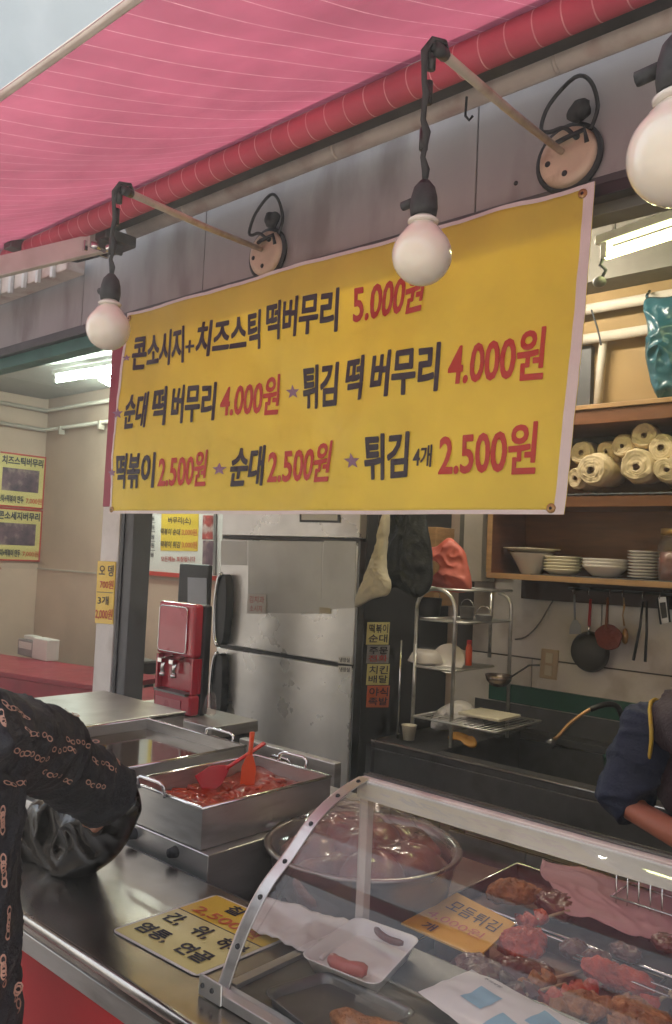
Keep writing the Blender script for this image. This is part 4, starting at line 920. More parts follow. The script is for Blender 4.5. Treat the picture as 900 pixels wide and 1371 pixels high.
MB().box((sum(p.x for p in Y4)/4-.04, sum(p.y for p in Y4)/4-.03, .801), (sum(p.x for p in Y4)/4+.04, sum(p.y for p in Y4)/4+.03, .861)).build('support_block', 'sausage', yc, bevel=.004)
# steel trays with fried food on the worktop
def wtray(x0, x1, y0, y1, label, z=.8012):
    t = thing('food_tray', label, 'tray', ((x0+x1)/2, (y0+y1)/2, z)); pan(x0, x1, y0, y1, z, z+.03, t, .002, mat('tray_stained', (.20, .11, .08), .4, .6, var=.3, scale=9, wear=((.14, .03, .012), .8, 12))); return t
wtray(-.86, -.50, 1.14, 1.42, 'steel food tray behind the case holding dark sausage and fried food')
wtray(-.48, -.08, 1.14, 1.42, 'steel food tray at the lower right holding skewers')
wtray(-.93, -.46, 1.435, 1.70, 'steel food tray nearest the cook under pink film')
def blobfood(px, py, z, r, m, label, cat, nm, seed, grp=None, amt=.35):
    p = at(px, py, Z=z); p.z = z
    o = MB().ell(p, r, 56, 36, Matrix.Rotation(seed*1.3, 3, 'Z')).build(nm, m); crumple(o, min(r)*amt*1.3, .9/min(r)*.4, seed); crumple(o, min(r)*.22, 90, seed); crumple(o, min(r)*.14, 260, seed); return tag(o, label, cat, grp)
blobfood(700, 1262, .855, (.045, .036, .022), 'redfry', 'bright red battered fritter lying right of the yellow card', 'fritter', 'fritter', 1)
blobfood(640, 1303, .85, (.05, .04, .02), 'sausage', 'dark blood sausage chunk lying under the yellow card', 'blood sausage', 'blood_sausage', 2)
blobfood(700, 1300, .845, (.05, .035, .02), 'sausage', 'dark blood sausage chunk lying below the red fritter', 'blood sausage', 'blood_sausage', 3)
blobfood(828, 1308, .86, (.06, .026, .022), 'redfry', 'long red battered roll near the right edge of the case', 'fritter', 'fritter', 5)
blobfood(775, 1345, .85, (.045, .03, .02), 'brownfry', 'brown battered fritter above the blue white packet', 'fritter', 'fritter', 6)
blobfood(860, 1368, .85, (.055, .035, .022), 'brownfry', 'brown battered fritter at the bottom right corner', 'fritter', 'fritter', 7)
blobfood(690, 1195, .84, (.06, .035, .022), 'brownfry', 'dark brown fritter behind the yellow card', 'fritter', 'fritter', 8)
blobfood(745, 1210, .84, (.05, .04, .02), 'sausage', 'dark round sausage piece between the yellow card and the pink film', 'blood sausage', 'blood_sausage', 9)
for i, (px, py, lab) in enumerate(((838, 1275, 'dark round sausage slice at the lower edge of the pink film'), (800, 1283, 'dark sausage slice left of the round one below the pink film'), (890, 1262, 'large dark sausage at the right edge below the pink film'), (770, 1270, 'small dark sausage slice at the lower left of the pink film'))):
    blobfood(px, py, .845, (.026, .022, .014), 'sausage', lab, 'sausage slice', 'sausage_slice', 10+i)
ssm = mat('sundae_cut', (.13, .075, .06), .35, var=.5, scale=60, coat=.5, col2=(.03, .015, .015), bump=.5, bscale=120)
for i in range(12):
    px, py = [(596, 1312), (612, 1322), (628, 1330), (606, 1336), (648, 1318), (662, 1328), (655, 1343), (585, 1326), (676, 1316), (690, 1330), (640, 1350), (672, 1345)][i]
    c = at(px, py, Z=.848); r = .014+.003*random.random(); ax = Vector((random.uniform(-.5, .5), random.uniform(-.5, .5), 1))
    o = MB().lathe([(.001, 0), (r*.96, 0), (r, .002), (r, .009), (r*.96, .011), (.001, .011)], c, 22, ax).build('blood_sausage_slice', ssm)
    tag(o, 'cut blood sausage slice in the dark pile under the yellow card', 'blood sausage', 'cut blood sausage slices in the tray')
def skewer(px, py, ang, L, label, m='brownfry'):
    c = at(px, py, Z=.85); d = Vector((math.cos(ang), math.sin(ang), 0)); t = thing('skewer', label, 'skewer', c-Vector((0, 0, .012)), 'skewers in the food trays')
    MB().tube([c-d*L, c+d*L*.55], .0032, 6).build('stick', 'stick', t)
    s_ = d.cross(Vector((0, 0, 1))); N = 7
    f = MB().tube([c+d*(L*(-.1+.75*i/N))+Vector((0, 0, .004*math.sin(i*2))) for i in range(N+1)], [.012+.005*math.sin(i*1.9) for i in range(N+1)], 12, flat=.7).build('batter', m, t); crumple(f, .008, 60, px)
skewer(725, 1230, math.radians(255), .075, 'skewer with its wooden stick pointing up beside the red fritter', 'redfry')
skewer(712, 1330, math.radians(250), .07, 'skewer with short pale stick below the dark sausages', 'sausage')
skewer(748, 1352, math.radians(250), .07, 'skewer with stick pointing at the blue white packet', 'brownfry')
skewer(812, 1348, math.radians(262), .075, 'skewer under the long red roll with pale stick showing')
skewer(845, 1362, math.radians(262), .075, 'lowest skewer near the bottom right corner')
for px, py, an, m_, lb in ((760, 1330, 252, 'redfry', 'orange red skewer at the left of the long red roll'), (790, 1322, 256, 'redfry', 'orange red skewer just under the long red roll'), (872, 1345, 262, 'redfry', 'orange red skewer near the right edge with its stick hanging down'), (735, 1312, 250, 'brownfry', 'golden skewer between the dark sausages and the packet')):
    skewer(px, py, math.radians(an), .08, lb, m_)
skewer(880, 1330, math.radians(200), .08, 'skewer lying crosswise near the right edge of the case', 'sausage')
# pink plastic film sheet draped over rear tray

pf4 = [at(722, 1152, Z=.86), at(960, 1205, Z=.86), at(925, 1270, Z=.85), at(755, 1225, Z=.85)]
def pf(u, v):
    p = blend(pf4, u, v); return p+Vector((.012*math.sin(v*7), .01*math.sin(u*9), .006*noise.noise(Vector((u*4, v*3, 2)))+.005*(1-abs(noise.noise(Vector((u*5+v*2, v*4-u, 7)))))**4))
tag(MB().grid(pf, 50, 30).build('pink_film', 'pinkfilm', solid=.0008), 'crinkled pink plastic film draped over food at the right of the case', 'plastic film')
# tongs on the tray
tg_ = thing('kitchen_tongs', 'slim steel tongs lying across the trays below the pink film', 'tongs', at(820, 1300, Z=.85))
for s_ in (-.006, .006): MB().tube([at(770, 1280, Z=.868)+Vector((0, s_, 0)), at(900, 1330, Z=.868)+Vector((0, s_*2, 0))], .003, 8, flat=.5).build('tong_arm', 'chrome', tg_)
# wire drying basket at the right behind the rail
wb = thing('wire_basket', 'upright wire basket glimpsed behind the case beside the cook', 'basket', (-.5, 1.62, .801))
b = MB()
for i in range(16):
    x = -.66+i*.022; b.tube([(x, 1.60, .802), (x, 1.60, .93)], .0016, 5)
for z in (.803, .865, .93): b.tube([(-.67, 1.60, z), (-.31, 1.60, z), (-.31, 1.69, z), (-.67, 1.69, z), (-.67, 1.60, z)], .0025, 6)
b.build('wires', 'chrome', wb)

#@@KITCHEN
# ================================================================== KITCHEN
sk = thing('sink_unit', 'long dark steel sink unit along the tiled back wall', 'sink', (-1.2, 2.9, .02))
SX0, SX1, SY0, SY1, SZ_ = -2.03, XR-.05, 2.53, 3.27, .80
bx0, bx1 = -1.75, -.35
for a, b_ in (((SX0, SY0, SZ_-.03), (bx0, SY1, SZ_)), ((bx1, SY0, SZ_-.03), (SX1, SY1, SZ_)), ((bx0+.001, SY0, SZ_-.03), (bx1-.001, SY0+.07, SZ_)), ((bx0+.001, SY1-.09, SZ_-.03), (bx1-.001, SY1, SZ_))):
    MB().box(a, b_).build('worktop', 'dsteel', sk, bevel=.002)
MB().box((SX0, SY0-.002, SZ_-.20), (SX1, SY0+.012, SZ_-.0305)).build('front_apron', 'dsteel', sk, bevel=.003)
MB().tube([(SX0, SY0, SZ_-.002), (SX1, SY0, SZ_-.002)], .006, 8).build('front_bead', 'chrome', sk)
MB().box((SX0, SY1+.0005, SZ_-.02), (SX1, SY1+.008, SZ_+.09)).build('splash_back', 'dsteel', sk)
b = MB()
for a, c in (((bx0, SY0+.07, SZ_-.26), (bx0+.004, SY1-.09, SZ_-.001)), ((bx1-.004, SY0+.07, SZ_-.26), (bx1, SY1-.09, SZ_-.001)), ((bx0+.004, SY0+.07, SZ_-.26), (bx1-.004, SY0+.074, SZ_-.031)), ((bx0+.004, SY1-.094, SZ_-.26), (bx1-.004, SY1-.09, SZ_-.031)), ((bx0, SY0+.07, SZ_-.264), (bx1, SY1-.09, SZ_-.2601))): b.box(a, c)
b.build('bowl', 'dsteel', sk)
for x in (SX0+.03, -.9, SX1-.03):
    MB().box((x-.02, SY0+.03, .021), (x+.02, SY0+.07, SZ_-.201)).build('leg', 'steel', sk)
lg = at(507, 1020, Y=2.52); MB().box((SX0-.005, 2.505, .30), (SX0+.02, 2.5275, SZ_-.01)).build('corner_leg', 'chrome', sk)
# green board above the splash back
o = MB().box((-1.95, 3.255, .898), (-1.05, 3.2755, .975)).build('green_board', 'green'); tag(o, 'long green board leaning on the tiles behind the sink', 'board')
# outlet
ol = thing('wall_outlet', 'cream double wall outlet on the white tiles', 'outlet', at(735, 910, Y=3.27))
c4 = px4([(725, 868), (748, 871), (745, 911), (722, 907)], Y=3.268); plate(c4, (0, .008, 0), 'face_plate', 'beige', ol, bevel=.002)
for v0 in (.12, .54): plate([p+Vector((0, -.0005, 0)) for p in inset(c4, .3, v0, .72, v0+.34)], (0, -.004, 0), 'socket_insert', 'ivory', ol, bevel=.001)
# cabinet shelf
CY0, CY1 = 2.98, 3.27
zc0 = at(780, 776, Y=CY0).z
cb = thing('wall_cabinet', 'open brown wooden wall cabinet with dishes on its bottom shelf', 'cabinet', (-.9, 3.1, zc0-.02))
cxl = at(652, 772, Y=CY0).x
MB().box((cxl, CY0, zc0-.012), (XR-.1, CY1, zc0+.006)).build('bottom_shelf', 'wood', cb)
MB().box((cxl, CY0-.006, zc0-.014), (XR-.1, CY0-.0005, zc0+.008)).build('shelf_edge', 'woodedge', cb, bevel=.001)
MB().box((cxl-.002, CY0, zc0+.007), (cxl+.020, CY1, 2.02)).build('side_panel', 'wood', cb)
MB().box((cxl-.003, CY0-.006, zc0+.009), (cxl+.021, CY0-.0005, 2.02)).build('side_edge', 'woodedge', cb, bevel=.001)
MB().box((cxl+.021, CY1-.012, zc0+.007), (XR-.1, CY1-.001, 2.02)).build('back_panel', 'wood', cb)
z2 = at(830, 662, Y=CY0).z
MB().box((cxl+.021, CY0, z2-.045), (XR-.1, CY1-.0125, z2-.005)).build('middle_shelf', 'wood', cb)
z3 = at(830, 566, Y=CY0).z; z3b = at(830, 545, Y=CY0).z
MB().box((cxl-.002, CY0-.02, z3), (XR-.1, CY1, z3+.055)).build('top_board', 'wood', cb, bevel=.003)
MB().box((cxl-.004, CY0-.028, z3+.056), (XR-.1, CY1, z3+.075)).build('top_edge', 'woodedge', cb, bevel=.003)
MB().box((cxl+.02, CY1-.035, zc0-.10), (XR-.1, CY1-.003, zc0-.013)).build('hanging_batten', mat('dark_wood', (.06, .03, .02), .6), cb)
MB().box((-.98, CY0+.001, zc0+.0065), (-.96, CY1-.0125, z2-.0455)).build('divider', 'wood', cb)
# yellow wall above with ducts
o = MB().box((-1.98, 3.24, z3+.08), (XR-.02, 3.272, 2.66)).build('yellow_wall_panel', 'yellowwall'); struct(o)
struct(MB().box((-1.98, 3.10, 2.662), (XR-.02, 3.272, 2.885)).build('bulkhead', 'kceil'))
for py, nm, lb in ((412, 'ceiling_duct', 'upper of two cream pipes crossing the yellow kitchen wall'), (452, 'ceiling_duct', 'lower of two cream pipes crossing the yellow kitchen wall')):
    p = at(800, py, Y=3.18); tag(MB().tube([(-1.95, 3.18, p.z), (XR-.05, 3.18, p.z)], .022, 12).build(nm, 'pipe'), lb, 'pipe')
p = at(808, 470, Y=3.2)
tag(MB().tube([(p.x, 3.2, at(805, 455, Y=3.2).z), (p.x-.01, 3.2, p.z-.06), (p.x-.02, 3.2, z3+.08)], .017, 10).build('down_pipe', 'pipe'), 'vertical cream pipe dropping behind the banner edge', 'pipe')
o = MB().box((-1.9, 3.205, z3+.081), (p.x-.055, 3.238, at(790, 462, Y=3.2).z)).build('wall_opening_shutter', 'dark'); tag(o, 'dark square panel on the yellow wall beside the banner', 'panel')
# cables on the wall
def cable(pts, r, label, m='greypaint', nm='cable'):
    P_ = [Vector(p) for p in pts]; return tag(MB().tube(spl(P_, 6), r, 8).build(nm, m), label, 'cable')
yy = 3.245
cable([at(x, y, Y=yy) for x, y in ((690, 856), (705, 852), (722, 835), (740, 805), (755, 788), (775, 783), (800, 788), (825, 793), (850, 786), (880, 786), (900, 797))], .0035, 'grey cable looping on the tiles from rack to cabinet', 'signgrey')
cable([at(x, y, Y=3.12) for x, y in ((792, 415), (800, 440), (805, 462))], .004, 'thin dark cable hanging between the two pipes', 'blackr')
# fluorescent over the kitchen
p, q = at(812, 341, Z=2.50), at(930, 303, Z=2.50)
t = tube_lamp(p, p+(Vector((q.x-p.x, q.y-p.y, 0)).normalized())*.6, 'tubeY', 'greenish yellow strip light over the kitchen at upper right')
MB().box((p.x+.02, p.y-.004, p.z+.06), (p.x+.028, p.y+.004, 2.889)).build('drop_rod', 'white', t)
MB().box((p.x+.45, p.y-.004, p.z+.06), (p.x+.458, p.y+.004, 2.889)).build('drop_rod', 'white', t)
MB().tube([p+Vector((-.01, 0, -.01)), p+Vector((-.02, 0, -.03)), p+Vector((.0, 0, -.05)), p+Vector((-.015, .0, -.075))], .006, 6).build('loose_wire', 'blackr', t)
ck = MB().ell(p+Vector((-.02, 0, -.085)), (.022, .02, .018), 12, 8).build('starter', 'signgrey', t)
p = Vector((-1.95, 2.62, 2.66))
M['tubeAdded'] = mat('tube_added', (.9, .9, .85), .4, emit=(1, .90, .74), es=52)  # extra unseen tube, added because the kitchen came out too dark
tube_lamp(p, p+Vector((.62, 0, 0)), 'tubeAdded', 'added strip light brightening the kitchen, unseen behind the yellow banner')
# teal bag
tb = thing('teal_bag', 'dark teal plastic bag hanging from a pipe at the upper right', 'bag', at(885, 535, Y=3.02))
pillow(px4([(864, 402), (885, 398), (935, 396), (940, 470), (930, 535), (900, 540), (880, 533), (870, 500), (866, 470), (868, 440)], Y=3.02), (0, -.075, 0), 8, .28, sc=11).build('bag_body', 'tealbag', tb, weld=True)
MB().tube([at(868, 405, Y=3.02), at(866, 396, Y=3.1), at(870, 390, Y=3.16)], .006, 6).build('bag_tie', 'tealbag', tb)
# wire rack and paper rolls on the middle shelf
wr = thing('wire_shelf_rack', 'flat dark wire rack under the paper rolls on the middle shelf', 'rack', (-1.1, 3.1, z2-.004))
b = MB()
for i in range(46): x = cxl+.03+i*.036; b.tube([(x, CY0-.02, z2+.004), (x, CY1-.03, z2+.004)], .0022, 5)
for y in (CY0-.02, 3.1, CY1-.03): b.tube([(cxl+.03, y, z2), (XR-.15, y, z2)], .0035, 6)
stuff(b.build('wires', 'dsteel', wr))
def roll(px, py, r, dy, label):
    c = at(px, py, Y=CY0+dy); ax = Vector((random.uniform(-.12, .12), -1, random.uniform(-.06, .06))).normalized(); L = .17-dy
    r *= 1.12; t = thing('paper_roll', label, 'paper roll', c-Vector((0, 0, r)), 'rolls stacked on the middle cabinet shelf')
    o = MB().lathe([(r*(.2+.8*k/14), .0009*((k*7) % 3)-.0015*k*(k > 12)) for k in range(15)]+[(r*1.01, -L*.3), (r*1.015, -L*.6), (r*.99, -L), (r*.2, -L)], c, 40, ax).build('paper', 'paperroll', t)
    crumple(o, .012, 13, px); crumple(o, .004, 60, py)
    MB().lathe([(r*.02, -.012), (r*.2, -.012), (r*.22, .0015), (r*.17, .0015)], c, 14, ax).build('core', 'core', t)
for px, py, r, dy, lb in ((792, 628, .062, 0, 'large paper roll right beside the banner edge, bottom row'), (852, 623, .060, -.01, 'front paper roll with a clear round end and dark core'), (778, 606, .045, .05, 'paper roll of the upper row nearest the banner'),
                      (812, 606, .040, .07, 'small paper roll lying between the two large front ones'), (833, 596, .045, .04, 'paper roll lying on top of the front roll'), (862, 583, .045, .03, 'topmost paper roll of the heap'), (885, 598, .048, .02, 'paper roll at the right of the topmost one'),
                      (893, 628, .045, 0, 'bottom row paper roll at the right edge'), (915, 620, .055, 0, 'paper roll cut off by the right edge of the picture'), (770, 640, .035, .02, 'smallest paper roll, low beside the banner hem')):
    roll(px, py, r*.93, dy, lb)
# dishes
def dish(prof, c, m, nm, label, cat, grp=None, n=40): return tag(MB().lathe(prof, c, n).build(nm, m), label, cat, grp)
zs_ = zc0+.0065
c = at(711, 769, Y=3.08); c.z = zs_
R1 = .088
dish([(.001, 0), (R1*.45, 0), (R1*.48, .006), (R1*.75, .05), (R1, .088), (R1*1.01, .09), (R1*.97, .088), (R1*.72, .052), (R1*.4, .01), (.001, .008)], c, 'porc', 'deep_bowl', 'large white deep bowl with a plate on top, left end of the shelf', 'bowl')
dish([(.001, 0), (.07, 0), (.078, .002), (.115, .012), (.116, .015), (.075, .006), (.001, .005)], c+Vector((.0, 0, .094)), 'ivory', 'flat_plate', 'flat pale plate lying on top of the deep white bowl', 'plate')
c = at(753, 769, Y=3.08); c.z = zs_+.006
tr_o = tag(MB().box((c.x-.10, 3.0, zs_), (c.x+.50, 3.22, zs_+.005)).build('shelf_tray', 'dark', bevel=.002), 'flat dark tray on the cabinet shelf under the stacked dishes', 'tray')
for i in range(5):
    r = .076; dish([(.001, 0), (r*.6, 0), (r*.7, .006), (r, .020), (r*1.01, .024), (r*.97, .022), (r*.65, .009), (.001, .006)], c+Vector((0, 0, i*.0125)), 'ivory', 'ivory_plate', ['lowest', 'second from the bottom', 'middle', 'second from the top', 'topmost'][i]+' ivory plate in the short stack right of the deep bowl', 'plate', 'stack of ivory plates')
c = at(810, 771, Y=3.08); c.z = zs_+.006
for i in range(3):
    r = .088; dish([(.001, 0), (r*.5, 0), (r*.62, .008), (r*.93, .034), (r, .044), (r*.98, .045), (r*.88, .035), (r*.5, .012), (.001, .009)], c+Vector((0, 0, i*.013)), 'porc', 'white_bowl', ['lowest', 'middle', 'topmost'][i]+' white soup bowl in the short wide stack of bowls', 'bowl', 'stack of white bowls')
c = at(862, 771, Y=3.08); c.z = zs_+.006
for i in range(9):
    r = .060; dish([(.001, 0), (r*.6, 0), (r*.75, .003), (r, .0085), (r*1.01, .0105), (r*.95, .010), (r*.6, .005), (.001, .004)], c+Vector((random.uniform(-.001, .001), 0, i*.0118)), 'porc', 'small_plate', ['lowest', 'second lowest', 'third from the bottom', 'fourth from the bottom', 'middle', 'fourth from the top', 'third from the top', 'second from the top', 'topmost'][i]+' small white plate in the tall plate stack by the jar', 'plate', 'tall stack of small white plates')
c = at(900, 774, Y=3.06); c.z = zs_
jr = thing('glass_jar', 'tall glass jar of brown contents at the right end of the shelf', 'jar', c)
MB().lathe([(.001, 0), (.048, 0), (.052, .01), (.052, .13), (.04, .16), (.038, .175)], c, 30).build('glass', M['film_clear'], jr)
o = MB().lathe([(.001, .005), (.044, .006), (.046, .06), (.045, .11), (.001, .115)], c, 20).build('contents', 'meat', jr); crumple(o, .006, 60)
MB().lathe([(.04, .17), (.043, .172), (.043, .195), (.001, .197)], c, 24).build('lid', 'gold', jr)
# hanging rail with utensils
hr = thing('utensil_rail', 'dark rail with hooks under the cabinet for kitchen utensils', 'rail', (-1.3, 3.2, 1.39))
ra = at(770, 788, Y=3.2); MB().tube([(ra.x-.03, 3.2, ra.z), (XR-.2, 3.2, ra.z-.0)], .006, 8).build('bar', 'dark', hr)
ZR = ra.z
for px in (769, 790, 818, 835, 862, 885): x = at(px, 795, Y=3.2).x; MB().tube([(x, 3.2, ZR+.006), (x, 3.188, ZR), (x, 3.186, ZR-.016), (x, 3.194, ZR-.022), (x, 3.2, ZR-.016)], .002, 6).build('hook', 'chrome', hr)
for i in range(10): x = -1.15+i*.05; MB().tube([(x, 3.15, ZR+.012), (x, 3.24, ZR+.012)], .003, 5).build('rack_wire', 'dark', hr)
YU = 3.19
def hung(nm, label, cat, top): return thing(nm, label, cat, Vector((at(top, 800, Y=YU).x, YU, ZR-.2)))
def uq(*pts, y=YU): return [at(a, b, Y=y) for a, b in pts]
t = hung('grey_turner', 'grey blue plastic turner hanging leftmost from the utensil rail', 'turner', 769)
MB().tube(uq((769, 796), (770, 830)), [.006, .008], 8, flat=.5).build('grip', 'greyblue', t)
MB().poly(uq((763, 838), (767, 830), (773, 830), (778, 838), (778, 849), (762, 849)), (0, .003, 0)).build('blade', 'greyblue', t, bevel=.001)
t = hung('frying_pan', 'small black frying pan with red handle hanging on the tiles', 'frying pan', 790)
c = at(787, 873, Y=3.215); rp_ = .082
MB().lathe([(.001, .0), (rp_*.86, .0), (rp_, -.022), (rp_*1.02, -.022), (rp_*.88, .004), (.001, .004)], c, 40, (0, -1, 0)).build('pan_body', 'dark', t)
MB().tube([at(791, 802, Y=YU), at(789, 838, Y=YU)], [.008, .010], 10, flat=.6).build('grip', 'redplastic', t); MB().tube([at(789, 838, Y=YU), at(788, 850, Y=3.2)], .005, 8).build('neck', 'chrome', t)
t = hung('red_skimmer', 'round red skimmer with an orange handle hanging over the pan', 'skimmer', 814)
MB().tube(uq((814, 800), (812, 842), y=3.165), [.007, .012], 10, flat=.5).build('grip', mat('rust_plastic', (.30, .09, .03), .5), t)
c = at(814, 853, Y=3.16); rs_ = .055; pts = [c+Vector((rs_*1.0*math.cos(a)*(1+.06*math.sin(5*a)), 0, rs_*.92*math.sin(a))) for a in [2*PI*i/28 for i in range(28)]]
o = MB().poly(pts, (0, .012, 0)).build('pad', mat('rust_red', (.22, .04, .025), .7, var=.2, bump=.6, bscale=90), t, bevel=.004)
t = hung('brass_whisk', 'brass coloured whisk on a twisted cord beside the red skimmer', 'whisk', 835)
MB().tube(uq((835, 800), (836, 812), (834, 824), (836, 838)), [.003, .0045, .003, .0045], 8).build('cord', 'gold', t)
MB().lathe([(.001, .035), (.008, .03), (.014, .005), (.010, -.02), (.001, -.028)], at(837, 853, Y=YU), 14, (0, 0, 1)).build('head', 'gold', t)
t = hung('black_tongs', 'long black tongs hanging open from the rail', 'tongs', 862)
MB().tube(uq((861, 805), (857, 840), (848, 884)), [.0045, .0055, .006], 8).build('left_arm', 'black', t); MB().tube(uq((866, 805), (866, 845), (864, 886)), [.0045, .0055, .006], 8).build('right_arm', 'black', t)
t = hung('grater', 'small framed grater with black sides hanging at the right edge', 'grater', 885)
c4 = uq((880, 800), (893, 799), (897, 833), (885, 836)); plate(c4, (0, .004, 0), 'plate', 'steel', t); plate([p+Vector((0, -.001, 0)) for p in inset(c4, .2, .2, .8, .8)], (0, -.002, 0), 'mesh', 'dark', t)
MB().tube([c4[0], c4[3]], .004, 8).build('side', 'black', t); MB().tube([c4[1], c4[2]], .004, 8).build('side', 'black', t)
# dish rack
dr = thing('dish_rack', 'tall tubular steel dish rack standing on the sink unit', 'dish rack', (-1.9, 2.95, .80))
RX0, RX1, RY0, RY1 = -2.09, -1.60, 2.66, 2.98
RX0 = at(555, 900, Y=RY0).x; Xm = at(607, 900, Y=RY0).x
zr1 = at(625, 793, Y=RY0).z
ztp = at(600, 790, Y=RY0).z
# front arch (left post hidden, right post at x=607), back arch (posts at 655..683)
def arch(xa_, xb, y, zt, nm='arched_frame', fr_=.35):
    w_ = xb-xa_; r = w_*fr_
    pts = [Vector((xa_, y, .802)), Vector((xa_, y, zt-r))]+arc((xa_+r, y, zt-r), r, PI, PI/2, (1, 0, 0), (0, 0, 1), 6)+arc((xb-r, y, zt-r), r, PI/2, 0, (1, 0, 0), (0, 0, 1), 6)+[Vector((xb, y, .802))]
    MB().tube(pts, .0075, 10).build(nm, 'steel', dr)
arch(RX0, Xm, RY0, ztp, fr_=.45)
xb0, xb1 = at(657, 850, Y=RY1).x, at(685, 850, Y=RY1).x
arch(xb0-.0, xb1+.0, RY1-.0, at(670, 790, Y=RY1).z, fr_=.45) if False else None
# right side arch runs in depth: from front-right to back-right
def archd(x, y0, y1, zt, x2=None, fr_=.4):
    r = (y1-y0)*fr_
    pts = [Vector((x, y0, .802)), Vector((x, y0, zt-r))]+arc((x, y0+r, zt-r), r, PI, PI/2, (0, 1, 0), (0, 0, 1), 6)+arc((x, y1-r, zt-r), r, PI/2, 0, (0, 1, 0), (0, 0, 1), 6)+[Vector((x, y1, .802))]
    MB().tube(pts, .0075, 10).build('arched_frame', 'steel', dr)
pb = at(657, 830, Y=3.0)
MB().tube([(pb.x, 3.0, at(657, 790, Y=3.0).z), (pb.x, 3.0, at(655, 880, Y=3.0).z)], .0075, 10).build('rear_post', 'steel', dr)
pc = at(684, 830, Y=3.0)
MB().tube(arc((pc.x-.06, 3.0, at(684, 815, Y=3.0).z), .06, 0, PI/2, (1, 0, 0), (0, 0, 1), 6)[::-1]+[Vector((pc.x, 3.0, .802))], .0075, 10).build('rear_post', 'steel', dr)
SH = []
def rshelf(z, x0, x1, y0, y1, tilt=0):
    b = MB()
    b.tube([(x0, y0, z), (x1, y0, z), (x1, y1, z+tilt), (x0, y1, z+tilt), (x0, y0, z)], .005, 8)
    for i in range(1, 14): x = x0+(x1-x0)*i/14; b.tube([(x, y0, z), (x, y1, z+tilt)], .0018, 5)
    b.build('wire_shelf', 'steel', dr)
z_a, z_b, z_c = at(625, 835, Y=RY0).z, at(600, 898, Y=RY0).z, at(640, 972, Y=RY0).z
rshelf(ztp+.002, RX0, pc.x, RY0+.01, 3.0); rshelf(z_a, RX0+.02, pc.x, RY0+.0, 3.0); rshelf(z_b, RX0, Xm, RY0, 2.95); rshelf(z_c, Xm-.14, Xm+.22, RY0-.05, 2.95)
MB().tube([(RX0-.04, 2.62, .802), (RX0-.04, 2.62, at(543, 858, Y=2.62).z)], .004, 8).build('loose_rod', 'chrome', dr)
# things on the rack
def tilt_plate(c, r, ax, label, m='porc', nm='plate'):
    return tag(MB().lathe([(.001, 0), (r*.6, 0), (r*.7, .004), (r, .018), (r*1.02, .02), (r*.97, .02), (r*.65, .008), (.001, .006)], c, 32, ax).build(nm, m), label, 'plate')
c = at(571, 893, Y=2.75); c.z = z_b+.008
dish([(.075, 0), (.077, .004), (.06, .035), (.045, .05), (.001, .052)], c, 'porc', 'upturned_bowl', 'white bowl turned upside down on the middle rack tier', 'bowl')
tilt_plate(at(601, 884, Y=2.78), .062, Vector((.55, -.75, .5)), 'white plate leaning on edge on the middle rack tier', 'porc', 'leaning_plate')
tilt_plate(at(612, 886, Y=2.86), .05, Vector((.5, -.8, .35)), 'small white saucer leaning behind the larger plate on the rack', 'porc', 'leaning_saucer')
c = at(627, 898, Y=2.82); c.z = z_b+.008
t = thing('orange_lighter', 'slim orange red bottle standing on the rack beside the plates', 'bottle', c)
MB().lathe([(.001, 0), (.013, 0), (.014, .004), (.013, .07), (.009, .08), (.009, .085)], c, 16).build('bottle_body', 'orange', t); MB().lathe([(.01, .085), (.01, .1), (.001, .101)], c, 12).build('cap', 'redplastic', t)
c = at(668, 905, Y=2.9)
t = thing('metal_ladle', 'round steel ladle hanging from the rack with its dark handle sideways', 'ladle', c)
MB().lathe([(.001, -.045), (.03, -.038), (.048, -.018), (.055, .005), (.052, .005), (.044, -.015), (.001, -.04)], c, 26).build('cup', mat('bronze_steel', (.25, .2, .17), .25, .9), t)
MB().tube([c+Vector((.05, 0, .0)), c+Vector((.12, .02, .055)), c+Vector((.16, .03, .06))], .006, 8, flat=.6).build('grip', 'dark', t)
# white bundle on lower tier: stacked foam plates
c = at(610, 972, Y=2.80); c.z = z_c+.008
bag = pillow(px4([(582, 975), (588, 950), (605, 940), (622, 940), (636, 955), (645, 972), (615, 977)], Y=2.80), (0, -.07, 0), 11, .3, sc=12).build('white_bundle', 'foam', weld=True); tag(bag, 'white plastic wrapped bundle on the lowest rack tier', 'bundle')
c2 = at(662, 960, Y=2.80)
tag(MB().box((c2.x-.10, 2.70, z_c+.018), (c2.x+.08, 2.86, z_c+.030)).build('cutting_board', 'ivory', bevel=.003), 'pale cutting board lying on the lowest rack tier', 'cutting board')
c = at(550, 992, Z=.8); c = Vector((c.x, 2.62, .8065))
t = thing('paper_cup', 'small pale pink paper cup at the left corner of the sink unit', 'cup', c)
MB().lathe([(.001, 0), (.022, 0), (.029, .055), (.031, .057), (.028, .056), (.021, .003), (.001, .003)], c, 26).build('cup_wall', 'ivory', t)
# things on upper wire tier
for i, (px, py, sx, sz, mm, lb) in enumerate(((575, 826, .05, .05, 'dark', 'dark wire cutlery basket on the upper rack tier'), (625, 826, .03, .035, 'signgrey', 'small grey tin on the upper rack tier'), (648, 828, .035, .016, 'papergrey', 'low grey dish on the upper rack tier'))):
    c = at(px, py, Y=2.8); c.z = z_a+.006
    t = thing('rack_container', lb, 'container', c); MB().lathe([(.001, 0), (sx*.85, 0), (sx, sz*1.4), (sx*1.05, sz*1.45), (sx*.95, sz*1.4), (sx*.8, .004), (.001, .004)], c, 20).build('tin_wall', mm, t)
    MB().tube(arc(c+Vector((0, 0, sz*1.4)), sx, 0, PI, (1, 0, 0), (0, 0, 1), 6), .0018, 6).build('bail', 'chrome', t)
